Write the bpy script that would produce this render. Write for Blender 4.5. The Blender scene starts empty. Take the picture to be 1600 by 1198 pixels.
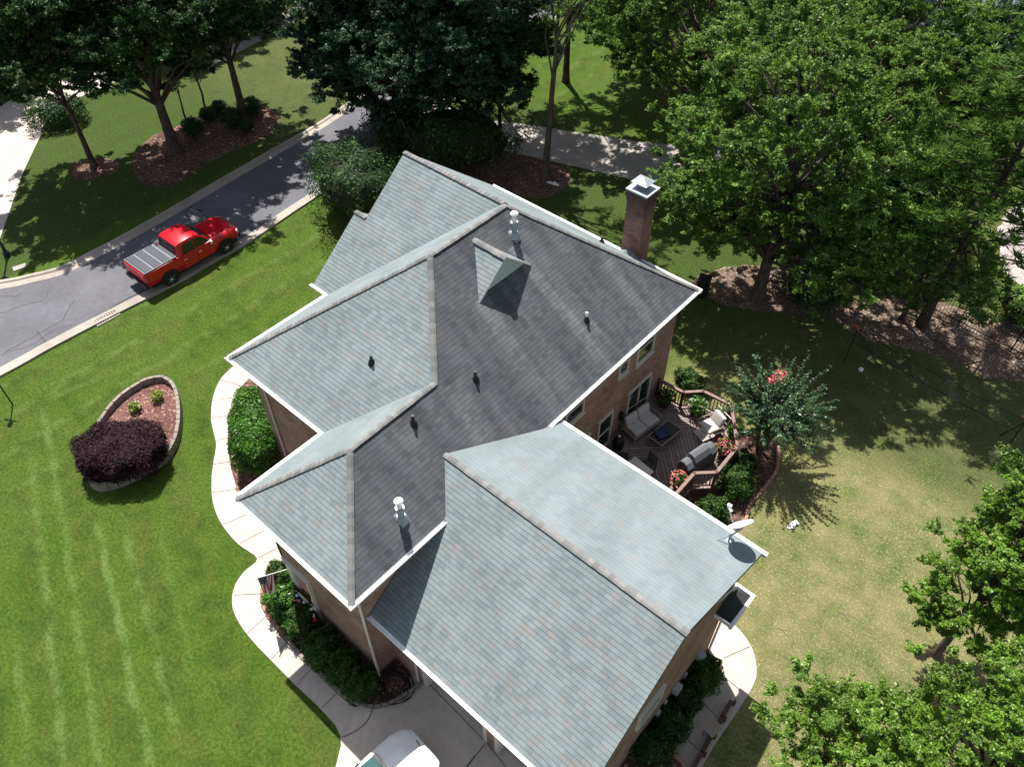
import bpy, math, random
import numpy as np
from mathutils import Vector, Matrix
from mathutils import noise as mnoise
R = math.radians
C = bpy.context.scene.collection
sc = bpy.context.scene
# ------------------------------------------------------------------ camera
CF, CY, CP = 1254.9029, 0.7215, -0.8235            # focal (px of a 1600 wide photo), yaw, pitch
CAM = Vector((9.9306, -4.8376, 25.4817))
_fh = Vector((-math.sin(CY), math.cos(CY), 0)); CFW = _fh*math.cos(CP) + Vector((0, 0, 1))*math.sin(CP)
CRT = Vector((math.cos(CY), math.sin(CY), 0)); CUP = CRT.cross(CFW)
cam = bpy.data.cameras.new('camera'); cam_o = bpy.data.objects.new('camera', cam); C.objects.link(cam_o)
m = Matrix((CRT, CUP, -CFW)).transposed().to_4x4(); m.translation = CAM
cam_o.matrix_world = m; cam.sensor_width = 36; cam.lens = 36*CF/1600; cam.clip_end = 600; cam.clip_start = .5
sc.camera = cam_o
# ------------------------------------------------------------------ sky, sun, exposure
SUN = Vector((-.47, .28, 1)).normalized()
w = bpy.data.worlds.new('World'); sc.world = w; w.use_nodes = True
nt = w.node_tree; bg = nt.nodes['Background']; sky = nt.nodes.new('ShaderNodeTexSky')
sky.sky_type = 'NISHITA'; sky.sun_disc = False; sky.sun_elevation = math.asin(SUN.z); sky.sun_rotation = math.atan2(SUN.x, SUN.y)
hsv = nt.nodes.new('ShaderNodeHueSaturation'); hsv.inputs['Saturation'].default_value = .5; nt.links.new(sky.outputs[0], hsv.inputs['Color']); nt.links.new(hsv.outputs[0], bg.inputs[0]); bg.inputs[1].default_value = .078
sl = bpy.data.lights.new('sun', 'SUN'); sl.energy = 5.0; sl.angle = R(.5); sl.color = (1, .965, .9)
so = bpy.data.objects.new('sun', sl); C.objects.link(so); so.rotation_euler = SUN.to_track_quat('Z', 'Y').to_euler(); so.location = (0, 0, 40)
vs = sc.view_settings; vs.view_transform = 'Standard'; vs.look = 'None'; vs.exposure = 0.84; vs.gamma = 1
sc.cycles.max_bounces = 6; sc.cycles.diffuse_bounces = 3; sc.cycles.transparent_max_bounces = 4

def G(px, py, z=0.):
    """a pixel of the photograph -> the point of the plane at height z"""
    d = CFW + CRT*((px-800)/CF) + CUP*((599-py)/CF)
    return CAM + d*((z-CAM.z)/d.z)
def Gx(px, py, x):
    d = CFW + CRT*((px-800)/CF) + CUP*((599-py)/CF); return CAM + d*((x-CAM.x)/d.x)
def Gy(px, py, y):
    d = CFW + CRT*((px-800)/CF) + CUP*((599-py)/CF); return CAM + d*((y-CAM.y)/d.y)
# ------------------------------------------------------------------ mesh helpers
class MB:
    def __init__(s): s.v = []; s.f = []; s.m = []; s.uv = {}
    def add(s, vs, fs, mi=0, M=None):
        o = len(s.v)
        s.v += [tuple(M @ Vector(v)) if M is not None else tuple(v) for v in vs]
        s.f += [tuple(i+o for i in f) for f in fs]; s.m += [mi]*len(fs); return s
    def box(s, c, d, rz=0, mi=0, M=None, taper=1):
        x, y, z = d[0]/2, d[1]/2, d[2]/2; ca, sa = math.cos(rz), math.sin(rz); vs = []
        for k, (a, b) in ((-1, (-1, -1)), (-1, (1, -1)), (-1, (1, 1)), (-1, (-1, 1)), (1, (-1, -1)), (1, (1, -1)), (1, (1, 1)), (1, (-1, 1))):
            t = taper if k > 0 else 1; X, Y = a*x*t, b*y*t
            vs.append((c[0]+X*ca-Y*sa, c[1]+X*sa+Y*ca, c[2]+k*z))
        return s.add(vs, [(0, 3, 2, 1), (4, 5, 6, 7), (0, 1, 5, 4), (1, 2, 6, 5), (2, 3, 7, 6), (3, 0, 4, 7)], mi, M)
    def tube(s, pts, r, n=8, mi=0, caps=True, M=None, closed=False):
        pts = [Vector(p) for p in pts]; N = len(pts); rs = r if isinstance(r, (list, tuple)) else [r]*N
        o = len(s.v); vs = []; fs = []; ref = None
        for i, p in enumerate(pts):
            if closed: t = pts[(i+1) % N]-pts[i-1]
            else: t = pts[min(i+1, N-1)]-pts[max(i-1, 0)]
            t.normalize()
            if ref is None: ref = t.orthogonal()
            a = ref - t*ref.dot(t)
            if a.length < 1e-4: a = t.orthogonal()
            a.normalize(); ref = a; b = t.cross(a)
            for k in range(n):
                q = 2*math.pi*k/n; vs.append(p+(a*math.cos(q)+b*math.sin(q))*rs[i])
        for i in range(N if closed else N-1):
            j = (i+1) % N
            for k in range(n): fs.append((i*n+k, i*n+(k+1) % n, j*n+(k+1) % n, j*n+k))
        if caps and not closed: fs.append(tuple(range(n))[::-1]); fs.append(tuple((N-1)*n+k for k in range(n)))
        return s.add(vs, fs, mi, M)
    def cyl(s, a, b, r0, r1=None, n=16, mi=0, M=None): return s.tube([a, b], [r0, r0 if r1 is None else r1], n, mi, True, M)
    def lathe(s, prof, c=(0, 0, 0), n=20, mi=0, M=None):
        vs = []; fs = []; k = len(prof)
        for i in range(n):
            q = 2*math.pi*i/n
            for r, z in prof: vs.append((c[0]+r*math.cos(q), c[1]+r*math.sin(q), c[2]+z))
        for i in range(n):
            j = (i+1) % n
            for a in range(k-1): fs.append((i*k+a, j*k+a, j*k+a+1, i*k+a+1))
        fs.append(tuple(i*k for i in range(n))[::-1]); fs.append(tuple(i*k+k-1 for i in range(n)))
        return s.add(vs, fs, mi, M)
    def prism(s, poly, z0, z1, mi=0, side=None, M=None):
        n = len(poly); vs = [(p[0], p[1], z0) for p in poly]+[(p[0], p[1], z1) for p in poly]
        s.add(vs, [tuple(range(n, 2*n))], mi, M); o = len(s.v)-2*n
        fs = [(i, (i+1) % n, n+(i+1) % n, n+i) for i in range(n)]+[tuple(range(n))[::-1]]
        s.f += [tuple(i+o for i in f) for f in fs]; s.m += [mi if side is None else side]*len(fs); return s
    def ell(s, c, r, seg=14, rings=9, mi=0, rz=0, M=None, jit=0, seed=0):
        vs = []; fs = []; ca, sa = math.cos(rz), math.sin(rz); rg = random.Random(seed)
        for i in range(rings+1):
            th = math.pi*i/rings
            for k in range(seg):
                q = 2*math.pi*k/seg; j = 1+rg.uniform(-jit, jit)
                x, y, z = r[0]*math.sin(th)*math.cos(q)*j, r[1]*math.sin(th)*math.sin(q)*j, r[2]*math.cos(th)*j
                vs.append((c[0]+x*ca-y*sa, c[1]+x*sa+y*ca, c[2]+z))
        for i in range(rings):
            for k in range(seg): fs.append((i*seg+k, (i+1)*seg+k, (i+1)*seg+(k+1) % seg, i*seg+(k+1) % seg))
        return s.add(vs, fs, mi, M)
    def build(s, name, mats, parent=None, smooth=False, bevel=0, loc=(0, 0, 0)):
        me = bpy.data.meshes.new(name); me.from_pydata([tuple(v) for v in s.v], [], s.f)
        mats = mats if isinstance(mats, (list, tuple)) else [mats]
        for x in mats: me.materials.append(x)
        if len(mats) > 1: me.polygons.foreach_set('material_index', s.m)
        if smooth: me.polygons.foreach_set('use_smooth', [True]*len(me.polygons))
        me.update(); o = bpy.data.objects.new(name, me); C.objects.link(o); o.location = loc
        if parent: o.parent = parent
        if bevel:
            b = o.modifiers.new('bevel', 'BEVEL'); b.width = bevel; b.segments = 2; b.limit_method = 'ANGLE'; b.angle_limit = R(40)
        return o
def tag(o, label, cat, group=None):
    o['label'] = label; o['category'] = cat
    if group: o['group'] = group
    return o
def thing(name, label, cat, loc=(0, 0, 0), rz=0, group=None):
    o = bpy.data.objects.new(name, None); C.objects.link(o); o.location = loc; o.rotation_euler = (0, 0, rz); o.empty_display_size = .2
    return tag(o, label, cat, group)
def struct(o): o['kind'] = 'structure'; return o
def dup(root, loc, rz=0, label=None, scale=None):
    r = root.copy(); C.objects.link(r); r.location = loc; r.rotation_euler = (0, 0, rz)
    if scale: r.scale = scale if isinstance(scale, (tuple, list)) else (scale,)*3
    if label: r['label'] = label
    for ch in list(root.children):
        c = ch.copy(); C.objects.link(c); c.parent = r
        for g in list(ch.children):
            d = g.copy(); C.objects.link(d); d.parent = c
    return r
def smoothpoly(p, k=4, closed=True):
    p = [Vector((a[0], a[1])) for a in p]; n = len(p); out = []
    for i in range(n if closed else n-1):
        g = (lambda j: p[j % n]) if closed else (lambda j: p[min(max(j, 0), n-1)])
        a, b, c, d = g(i-1), g(i), g(i+1), g(i+2)
        for t in range(k):
            t /= k
            out.append(.5*((2*b)+(c-a)*t+(2*a-5*b+4*c-d)*t*t+(3*b-a-3*c+d)*t**3))
    if not closed: out.append(p[-1])
    return out
def gpoly(px, k=4, closed=True, z=0): return smoothpoly([G(a, b, z) for a, b in px], k, closed)
def rough(poly, amp=.05, step=.12, seed=1):
    """break a smooth bed edge up so that it reads as loose mulch against turf"""
    out = []; n = len(poly)
    for i in range(n):
        a, b = poly[i], poly[(i+1) % n]; L = (b-a).length; k = max(1, int(L/step))
        for j in range(k):
            q = a+(b-a)*(j/k); w_ = mnoise.noise_vector(Vector((q.x*3.1, q.y*3.1, seed)))+.6*mnoise.noise_vector(Vector((q.x*9, q.y*9, seed+5)))
            out.append(q+Vector((w_.x, w_.y))*amp)
    return out
# ------------------------------------------------------------------ material helpers
class NT:
    def __init__(s, name, rough=.8, spec=.3):
        s.mat = bpy.data.materials.new(name); s.mat.use_nodes = True; s.t = s.mat.node_tree; s.b = s.t.nodes['Principled BSDF']
        s.b.inputs['Roughness'].default_value = rough; s.b.inputs['Specular IOR Level'].default_value = spec
    def n(s, typ, ins=None, **kw):
        x = s.t.nodes.new(typ)
        for k, v in kw.items(): setattr(x, k, v)
        for k, v in (ins or {}).items():
            if isinstance(v, bpy.types.NodeSocket): s.t.links.new(v, x.inputs[k])
            else: x.inputs[k].default_value = v
        return x
    def math(s, op, a, b=0., c=None, clamp=False):
        d = {0: a, 1: b}
        if c is not None: d[2] = c
        return s.n('ShaderNodeMath', d, operation=op, use_clamp=clamp).outputs[0]
    def mix(s, f, a, b, mode='MIX'):
        a = (*a, 1) if isinstance(a, tuple) and len(a) == 3 else a; b = (*b, 1) if isinstance(b, tuple) and len(b) == 3 else b
        return s.n('ShaderNodeMix', {0: f, 6: a, 7: b}, data_type='RGBA', blend_type=mode).outputs[2]
    def ramp(s, f, stops):
        x = s.n('ShaderNodeValToRGB', {0: f}); e = x.color_ramp.elements
        while len(e) < len(stops): e.new(.5)
        for q, (p, c) in zip(e, stops): q.position = p; q.color = (*c, 1) if isinstance(c, tuple) else (c, c, c, 1)
        return x.outputs[0]
    def noise(s, vec, scale, detail=3., rough=.55, dist=0.):
        d = {'Scale': scale, 'Detail': detail, 'Roughness': rough, 'Distortion': dist}
        if vec is not None: d['Vector'] = vec
        return s.n('ShaderNodeTexNoise', d).outputs[0]
    def sstep(s, x, a, b): return s.n('ShaderNodeMapRange', {0: x, 1: a, 2: b}, interpolation_type='SMOOTHSTEP').outputs[0]
    def obj(s): return s.n('ShaderNodeTexCoord').outputs['Object']
    def pos(s): return s.n('ShaderNodeNewGeometry').outputs['Position']
    def xyz(s, v): return s.n('ShaderNodeSeparateXYZ', {0: v}).outputs
    def comb(s, x, y, z=0.): return s.n('ShaderNodeCombineXYZ', {0: x, 1: y, 2: z}).outputs[0]
    def out(s, col=None, bump=None, dist=.02, strength=.6, rough=None):
        if col is not None:
            if isinstance(col, tuple): s.b.inputs['Base Color'].default_value = (*col, 1)
            else: s.t.links.new(col, s.b.inputs['Base Color'])
        if rough is not None: s.t.links.new(rough, s.b.inputs['Roughness'])
        if bump is not None:
            bp = s.n('ShaderNodeBump', {'Strength': strength, 'Distance': dist, 'Height': bump}); s.t.links.new(bp.outputs[0], s.b.inputs['Normal'])
        return s.mat
def plain(name, col, rough=.6, spec=.3, metal=0., var=.12, scale=9.):
    t = NT(name, rough, spec); t.b.inputs['Metallic'].default_value = metal
    f = t.noise(t.obj(), scale, 4.)
    a = tuple(min(1, c*(1-var)) for c in col); b = tuple(min(1, c*(1+var)) for c in col)
    return t.out(t.mix(f, a, b))
def m_shingle(name, ca, cb, cc, stain=None, line=.6):
    t = NT(name, .9, .15); uv = t.n('ShaderNodeUVMap').outputs[0]; U, V, _ = t.xyz(uv)
    rw, tw = .142, .24
    r = t.math('DIVIDE', V, rw); row = t.math('FLOOR', r); fv = t.math('FRACT', r)
    ro = t.n('ShaderNodeTexWhiteNoise', {1: row}, noise_dimensions='1D').outputs[0]
    cu = t.math('ADD', t.math('DIVIDE', U, tw), t.math('MULTIPLY', ro, 3.)); col = t.math('FLOOR', cu); fu = t.math('FRACT', cu)
    rnd = t.n('ShaderNodeTexWhiteNoise', {0: t.comb(col, row)}, noise_dimensions='2D').outputs[0]
    big = t.noise(t.comb(U, V), .55, 3.); mid = t.noise(t.comb(U, V), 3.2, 2.)
    base = t.ramp(rnd, [(0, cb), (.10, cb), (.40, ca), (.8, ca), (.97, cc), (1, cc)])
    base = t.mix(t.math('MULTIPLY', t.sstep(mid, .5, .7), .35), base, cc)
    base = t.mix(1., base, t.ramp(big, [(.3, .86), (.7, 1.1)]), 'MULTIPLY')
    gr = t.noise(t.comb(U, V), 55., 2.); base = t.mix(1., base, t.ramp(gr, [(.3, .8), (.7, 1.2)]), 'MULTIPLY')
    base = t.mix(1., base, t.ramp(t.noise(t.comb(t.math('MULTIPLY', U, 1.6), t.math('MULTIPLY', V, .12)), 1., 4.), [(.32, .84 if stain else .92), (.68, 1.14 if stain else 1.06)]), 'MULTIPLY')
    if stain:                               # algae film, and the clean bands that metal flashings wash below themselves
        st = t.noise(t.comb(U, t.math('MULTIPLY', V, .16)), 1.1, 4.)
        f = t.ramp(st, [(.3, .45), (.68, 1.)])
        for (u0, u1, v0, v1, wd, k) in stain:   # streak from (u0,v0) running down slope to (u1,v1)
            tt = t.n('ShaderNodeMapRange', {0: V, 1: v0, 2: v1}).outputs[0]
            uc = t.n('ShaderNodeMapRange', {0: tt, 1: 0., 2: 1., 3: u0, 4: u1}).outputs[0]
            d = t.math('ABSOLUTE', t.math('SUBTRACT', U, t.math('ADD', uc, t.math('MULTIPLY', t.math('SUBTRACT', mid, .5), .18))))
            s = t.math('MULTIPLY', t.math('SUBTRACT', 1., t.sstep(d, wd*.35, wd)), t.math('LESS_THAN', V, v0))
            s = t.math('MULTIPLY', s, t.math('SUBTRACT', 1.05, t.math('MULTIPLY', tt, .75)))
            f = t.math('SUBTRACT', f, t.math('MULTIPLY', s, k), clamp=True)
        base = t.mix(f, base, t.mix(1., base, (.42, .42, .46), 'MULTIPLY'))
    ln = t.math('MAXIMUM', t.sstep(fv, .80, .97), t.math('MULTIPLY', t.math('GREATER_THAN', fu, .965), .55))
    base = t.mix(t.math('MULTIPLY', ln, line), base, (.035, .038, .042))  # tab joints, plus butt-edge shadow painted as a dark line per course
    h = t.math('SUBTRACT', t.math('MULTIPLY', t.math('SUBTRACT', 1., fv), 1.), t.math('MULTIPLY', rnd, .3))
    return t.out(base, h, .014, .8)
def m_brick(name, ca, cb, mortar, dark=None):
    t = NT(name, .92, .15); o = t.obj(); x, y, z = t.xyz(o)
    v = t.comb(t.math('ADD', x, y), z)
    bt = t.n('ShaderNodeTexBrick', {'Vector': v, 'Color1': (*ca, 1), 'Color2': (*cb, 1), 'Mortar': (*mortar, 1), 'Scale': 1., 'Mortar Size': .007, 'Mortar Smooth': .3, 'Bias': .1, 'Brick Width': .215, 'Row Height': .076})
    n1 = t.noise(o, 1.1, 4.); col = t.mix(1., bt.outputs[0], t.ramp(n1, [(.3, .7), (.7, 1.2)]), 'MULTIPLY')
    col = t.mix(1., col, t.ramp(t.noise(o, 24., 2.), [(.3, .8), (.7, 1.2)]), 'MULTIPLY')
    if dark:
        q = t.math('ADD', z, t.math('MULTIPLY', t.math('SUBTRACT', t.noise(o, 3., 4.), .5), 1.6))
        col = t.mix(t.math('MULTIPLY', t.sstep(q, dark[0], dark[1]), .78), col, (.035, .03, .03))
    return t.out(col, t.math('SUBTRACT', 1., bt.outputs[1]), .008, .5)
def m_leaf(name, ca, cb, cc=None, trans=.35, scale=1.1, rough=.5):
    t = NT(name, rough, .22); g = t.n('ShaderNodeNewGeometry'); rp = g.outputs['Random Per Island']
    col = t.mix(rp, ca, cb)
    n1 = t.noise(t.n('ShaderNodeTexCoord').outputs['Object'], scale, 2.)
    col = t.mix(1., col, t.ramp(n1, [(.3, .55), (.7, 1.45)]), 'MULTIPLY')
    if cc: col = t.mix(t.math('GREATER_THAN', rp, .93), col, cc)
    t.t.links.new(col, t.b.inputs['Base Color'])
    tr = t.n('ShaderNodeBsdfTranslucent', {0: t.mix(1., col, (1.1, 1.2, .75), 'MULTIPLY')})
    mx = t.n('ShaderNodeMixShader', {0: trans, 1: t.b.outputs[0], 2: tr.outputs[0]})
    t.t.links.new(mx.outputs[0], t.t.nodes['Material Output'].inputs[0]); return t.mat
def m_grass():
    t = NT('lawn_grass', .9, .12); o = t.obj(); x, y, z = t.xyz(o)
    nb = t.noise(o, .22, 4.); nm = t.noise(o, 1.3, 4.); nf = t.noise(o, 9., 4., .65); ng = t.noise(o, 34., 3., .7)
    fr = t.mix(t.ramp(nm, [(.32, 0.), (.68, 1.)]), (.038, .080, .008), (.088, .128, .018))
    fr = t.mix(t.ramp(nb, [(.4, 0.), (.66, .55)]), fr, (.098, .122, .026))
    # mower passes: bands across the front lawn and paler wheel tracks
    rd = t.math('ADD', x, t.math('MULTIPLY', nb, .5)); band = t.math('SINE', t.math('MULTIPLY', rd, 2*math.pi/1.9))
    near = t.math('SUBTRACT', 1., t.sstep(x, -17.5, -14.))
    a = G(60, 760); b = G(120, 1190); d = (b-a).normalized(); nx, ny = -d.y, d.x; c0 = a.x*nx+a.y*ny
    q = t.math('SUBTRACT', t.math('ADD', t.math('MULTIPLY', x, nx), t.math('MULTIPLY', y, ny)), c0)
    q = t.math('ADD', q, t.math('MULTIPLY', t.math('SUBTRACT', t.noise(o, .35, 2.), .5), .7))
    band2 = t.math('SINE', t.math('MULTIPLY', q, 2*math.pi/1.75))
    bb = t.n('ShaderNodeMix', {0: near, 2: band2, 3: band}).outputs[0]
    fr = t.mix(t.math('MULTIPLY', t.sstep(t.math('ADD', bb, t.math('MULTIPLY', t.math('SUBTRACT', nm, .5), 2.2)), -.8, .8), .5), fr, (.070, .134, .015))
    wob = t.math('MULTIPLY', t.math('SUBTRACT', t.noise(o, .45, 2.), .5), .55); nbk = t.sstep(t.noise(o, .9, 4.), .32, .62); tr = None
    for (p0, p1, k_) in (((44, 690), (102, 1198), .8), ((68, 640), (160, 1198), .8), ((152, 812), (236, 1198), 1.), ((190, 800), (276, 1150), .75), ((18, 980), (44, 1198), .7), ((-40, 800), (-10, 1198), .6), ((250, 820), (320, 1150), .25), ((70, 625), (230, 560), .4), ((60, 610), (250, 515), .45), ((300, 545), (120, 640), .3)):
        A, B = G(*p0), G(*p1); D = B-A; Ln = D.length; D.normalize()
        al = t.math('ADD', t.math('MULTIPLY', t.math('SUBTRACT', x, A.x), D.x), t.math('MULTIPLY', t.math('SUBTRACT', y, A.y), D.y))
        ac = t.math('ADD', t.math('ADD', t.math('MULTIPLY', t.math('SUBTRACT', x, A.x), -D.y), t.math('MULTIPLY', t.math('SUBTRACT', y, A.y), D.x)), wob)
        g_ = t.math('SUBTRACT', 1., t.sstep(t.math('ABSOLUTE', ac), .02, .24))
        g_ = t.math('MULTIPLY', t.math('MULTIPLY', g_, k_), t.math('MULTIPLY', t.sstep(al, -.3, .8), t.math('SUBTRACT', 1., t.sstep(al, Ln-.8, Ln+.6))))
        tr = g_ if tr is None else t.math('MAXIMUM', tr, g_)
    fr = t.mix(t.math('MULTIPLY', t.math('MULTIPLY', tr, nbk), .62), fr, (.155, .235, .065))
    tr2 = t.math('MULTIPLY', t.math('SUBTRACT', 1., t.sstep(t.math('ABSOLUTE', t.math('SUBTRACT', t.math('FRACT', t.math('DIVIDE', rd, 1.9)), .5)), .03, .16)), t.sstep(nm, .40, .65))
    fr = t.mix(t.math('MULTIPLY', t.math('MULTIPLY', tr2, near), .38), fr, (.135, .185, .055))
    # dry back garden: straw and green in patches
    bk = t.mix(t.ramp(t.math('ADD', t.math('MULTIPLY', nm, .55), t.math('MULTIPLY', t.noise(o, .42, 4., .6), .6)), [(.42, 0.), (.68, 1.)]), (.092, .132, .034), (.33, .272, .138))
    bk = t.mix(t.ramp(nf, [(.38, 0.), (.62, .85)]), bk, (.115, .155, .046))
    bk = t.mix(t.math('MULTIPLY', t.sstep(t.noise(o, 13., 3., .6), .52, .64), t.ramp(nm, [(.3, .25), (.7, .8)])), bk, (.42, .355, .20))
    bk = t.mix(t.sstep(t.noise(o, .75, 5.), .67, .74), bk, (.33, .23, .14))
    e = t.math('ADD', x, t.math('MULTIPLY', t.math('SUBTRACT', nb, .5), 5.)); bf = t.sstep(e, -4., 2.)
    bf = t.math('MULTIPLY', t.math('MULTIPLY', bf, t.sstep(y, 3., 6.)), t.math('SUBTRACT', 1., t.math('MULTIPLY', t.sstep(y, 30., 33.), .8)))
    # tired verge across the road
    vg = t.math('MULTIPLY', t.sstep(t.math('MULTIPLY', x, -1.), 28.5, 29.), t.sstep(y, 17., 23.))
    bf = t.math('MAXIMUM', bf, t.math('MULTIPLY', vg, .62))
    col = t.mix(bf, fr, bk)
    # thin, dull turf under the trees, with their shade painted into its colour
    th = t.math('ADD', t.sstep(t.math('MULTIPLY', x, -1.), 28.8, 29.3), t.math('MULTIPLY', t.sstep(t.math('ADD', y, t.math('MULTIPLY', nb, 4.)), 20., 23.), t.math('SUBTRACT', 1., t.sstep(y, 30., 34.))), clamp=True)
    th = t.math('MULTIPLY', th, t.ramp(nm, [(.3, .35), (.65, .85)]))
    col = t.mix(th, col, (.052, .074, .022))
    col = t.mix(1., col, t.ramp(nf, [(.28, .52), (.72, 1.42)]), 'MULTIPLY')
    col = t.mix(1., col, t.ramp(ng, [(.3, .36), (.7, 1.6)]), 'MULTIPLY')
    return t.out(col, t.math('ADD', ng, t.math('MULTIPLY', nf, 1.)), .07, .8)
def m_mulch(name, ca, cb, cc):
    t = NT(name, .95, .1); o = t.obj()
    v = t.n('ShaderNodeTexVoronoi', {'Vector': o, 'Scale': 16., 'Randomness': 1.}); r = t.xyz(v.outputs['Color'])[0]
    col = t.mix(r, ca, cb); col = t.mix(t.math('GREATER_THAN', r, .9), col, cc)
    col = t.mix(1., col, t.ramp(t.noise(o, .9, 3.), [(.3, .7), (.7, 1.25)]), 'MULTIPLY')
    return t.out(col, v.outputs['Distance'], .05, .9)
def m_ground(name, ca, cb, fine=30., stain=(.8, 1.1), rough=.9, bump=.004):
    t = NT(name, rough, .2); o = t.obj(); n1 = t.noise(o, .5, 5.); n2 = t.noise(o, fine, 3., .7)
    col = t.mix(n2, ca, cb); col = t.mix(1., col, t.ramp(n1, [(.3, stain[0]), (.7, stain[1])]), 'MULTIPLY')
    col = t.mix(1., col, t.ramp(t.noise(o, 3.5, 5., .6), [(.32, .9), (.66, 1.06)]), 'MULTIPLY')
    return t.out(col, n2, bump, .5)
def m_deck():
    t = NT('deck_boards', .75, .25); o = t.obj(); x, y, z = t.xyz(o)
    # chevron: boards run diagonally and mirror about the deck's mid line
    k = t.math('DIVIDE', t.math('ADD', t.math('ABSOLUTE', t.math('SUBTRACT', x, 1.55)), y), .20)
    f = t.math('FRACT', k); rn = t.n('ShaderNodeTexWhiteNoise', {1: t.math('FLOOR', k)}, noise_dimensions='1D').outputs[0]
    col = t.mix(rn, (.20, .155, .145), (.29, .23, .215)); col = t.mix(1., col, t.ramp(t.noise(o, 2.2, 4.), [(.3, .8), (.7, 1.15)]), 'MULTIPLY')
    col = t.mix(t.math('GREATER_THAN', f, .86), col, (.03, .022, .02))
    return t.out(col, t.math('LESS_THAN', f, .86), .01, .6)
def m_bark(name, ca, cb):
    t = NT(name, .95, .1); o = t.obj(); x, y, z = t.xyz(o)
    n1 = t.noise(t.comb(t.math('MULTIPLY', x, 9.), t.math('MULTIPLY', y, 9.), t.math('MULTIPLY', z, 2.2)), 1., 5., .65)
    return t.out(t.mix(t.ramp(n1, [(.35, 0.), (.65, 1.)]), ca, cb), n1, .05, .9)
M = {}
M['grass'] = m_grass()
M['asphalt'] = m_ground('asphalt', (.105, .104, .118), (.150, .148, .166), 38., (.82, 1.12))
M['concrete'] = m_ground('concrete', (.45, .395, .352), (.54, .48, .43), 26., (.80, 1.08))
M['concrete_old'] = m_ground('old_concrete', (.30, .272, .255), (.41, .375, .355), 22., (.8, 1.1))
M['kerb'] = m_ground('kerb_concrete', (.30, .265, .23), (.42, .375, .33), 20., (.75, 1.12))
M['joint'] = plain('joint', (.10, .085, .075), .95)
M['crack'] = plain('tar', (.03, .03, .033), .6)
M['mulch'] = m_mulch('brown_mulch', (.070, .040, .030), (.17, .105, .080), (.32, .23, .18))
M['mulch_red'] = m_mulch('red_mulch', (.115, .052, .044), (.22, .118, .10), (.36, .24, .21))
M['straw'] = m_mulch('pine_straw', (.10, .070, .052), (.22, .160, .122), (.38, .30, .24))
M['gravel'] = m_mulch('gravel', (.30, .25, .24), (.46, .40, .39), (.55, .5, .48))
SA, SB, SCc = (.208, .243, .254), (.172, .204, .216), (.218, .220, .218)
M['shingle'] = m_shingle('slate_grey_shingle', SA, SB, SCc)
M['shingle_up'] = m_shingle('slate_grey_shingle_upslope', (.190, .222, .233), (.174, .204, .216), (.198, .210, .214), None, .08)   # nearly without the butt-edge shadow lines painted on the other slopes
# on the stained slope U runs along the eave (world y) and V up the slope (metres from the eave)
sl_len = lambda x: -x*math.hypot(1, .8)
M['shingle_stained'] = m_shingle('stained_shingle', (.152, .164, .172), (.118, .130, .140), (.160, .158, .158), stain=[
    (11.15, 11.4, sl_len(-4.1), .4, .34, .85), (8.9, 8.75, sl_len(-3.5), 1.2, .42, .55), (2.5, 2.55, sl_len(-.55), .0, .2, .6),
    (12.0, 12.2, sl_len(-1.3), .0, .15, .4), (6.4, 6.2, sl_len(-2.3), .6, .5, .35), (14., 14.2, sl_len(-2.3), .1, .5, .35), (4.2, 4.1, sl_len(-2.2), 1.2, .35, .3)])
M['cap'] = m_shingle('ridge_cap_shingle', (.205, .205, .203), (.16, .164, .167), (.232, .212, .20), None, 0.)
M['brick'] = m_brick('brown_brick', (.235, .130, .102), (.335, .210, .172), (.40, .34, .30))
M['brick_red'] = m_brick('chimney_brick', (.20, .085, .065), (.29, .155, .125), (.30, .25, .23), dark=(6.6, 8.7))
M['white'] = plain('white_paint', (.80, .80, .80), .45, .4, var=.04)
M['cream'] = plain('cream_trim', (.60, .565, .50), .5, .4, var=.05)
M['dark_siding'] = plain('dark_siding', (.035, .037, .040), .9)
t = NT('window_glass', .06, .6); M['glass'] = t.out((.018, .026, .03)); M['glass'].node_tree.nodes['Principled BSDF'].inputs['Metallic'].default_value = 0
M['steel'] = plain('galvanised_steel', (.30, .33, .36), .5, .5, .35, .15)
M['black'] = plain('black_metal', (.018, .018, .02), .5)
M['rubber'] = plain('black_rubber', (.02, .02, .021), .8)
M['deck'] = m_deck()
M['rail'] = plain('stained_wood_rail', (.095, .052, .043), .7, .25, var=.25, scale=14)
M['rail_top'] = plain('sunlit_rail_cap', (.22, .15, .13), .75, .25, var=.2, scale=14)  # paler than the rails: sunlight on the cap painted into its colour
M['bark'] = m_bark('dark_bark', (.045, .034, .028), (.12, .09, .072))
M['bark_grey'] = m_bark('grey_bark', (.065, .055, .046), (.15, .125, .105))
M['bark_pale'] = m_bark('bare_wood', (.26, .22, .19), (.42, .38, .34))
M['leaf_dark'] = m_leaf('dark_green_leaf', (.016, .046, .011), (.040, .094, .021), (.12, .18, .05), .22)
M['leaf_blue'] = m_leaf('blue_green_leaf', (.016, .046, .020), (.040, .090, .040), (.13, .20, .13), .2)
M['leaf_oak'] = m_leaf('oak_leaf', (.054, .122, .016), (.160, .258, .046), (.34, .42, .16), .36)
M['leaf_bright'] = m_leaf('bright_green_leaf', (.070, .160, .014), (.190, .315, .042), (.40, .50, .20), .38, .9, .4)
M['leaf_pine'] = m_leaf('pine_needle', (.060, .125, .026), (.135, .220, .055), None, .35)
M['leaf_hedge'] = m_leaf('hedge_leaf', (.030, .098, .012), (.072, .185, .022), (.16, .30, .05), .25, 1.5, .35)
M['leaf_shrub'] = m_leaf('shrub_leaf', (.022, .062, .012), (.058, .125, .020), (.11, .18, .035), .25, 1.5)
M['leaf_lime'] = m_leaf('lime_leaf', (.12, .20, .018), (.22, .30, .035), None, .25, 1.5)
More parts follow.
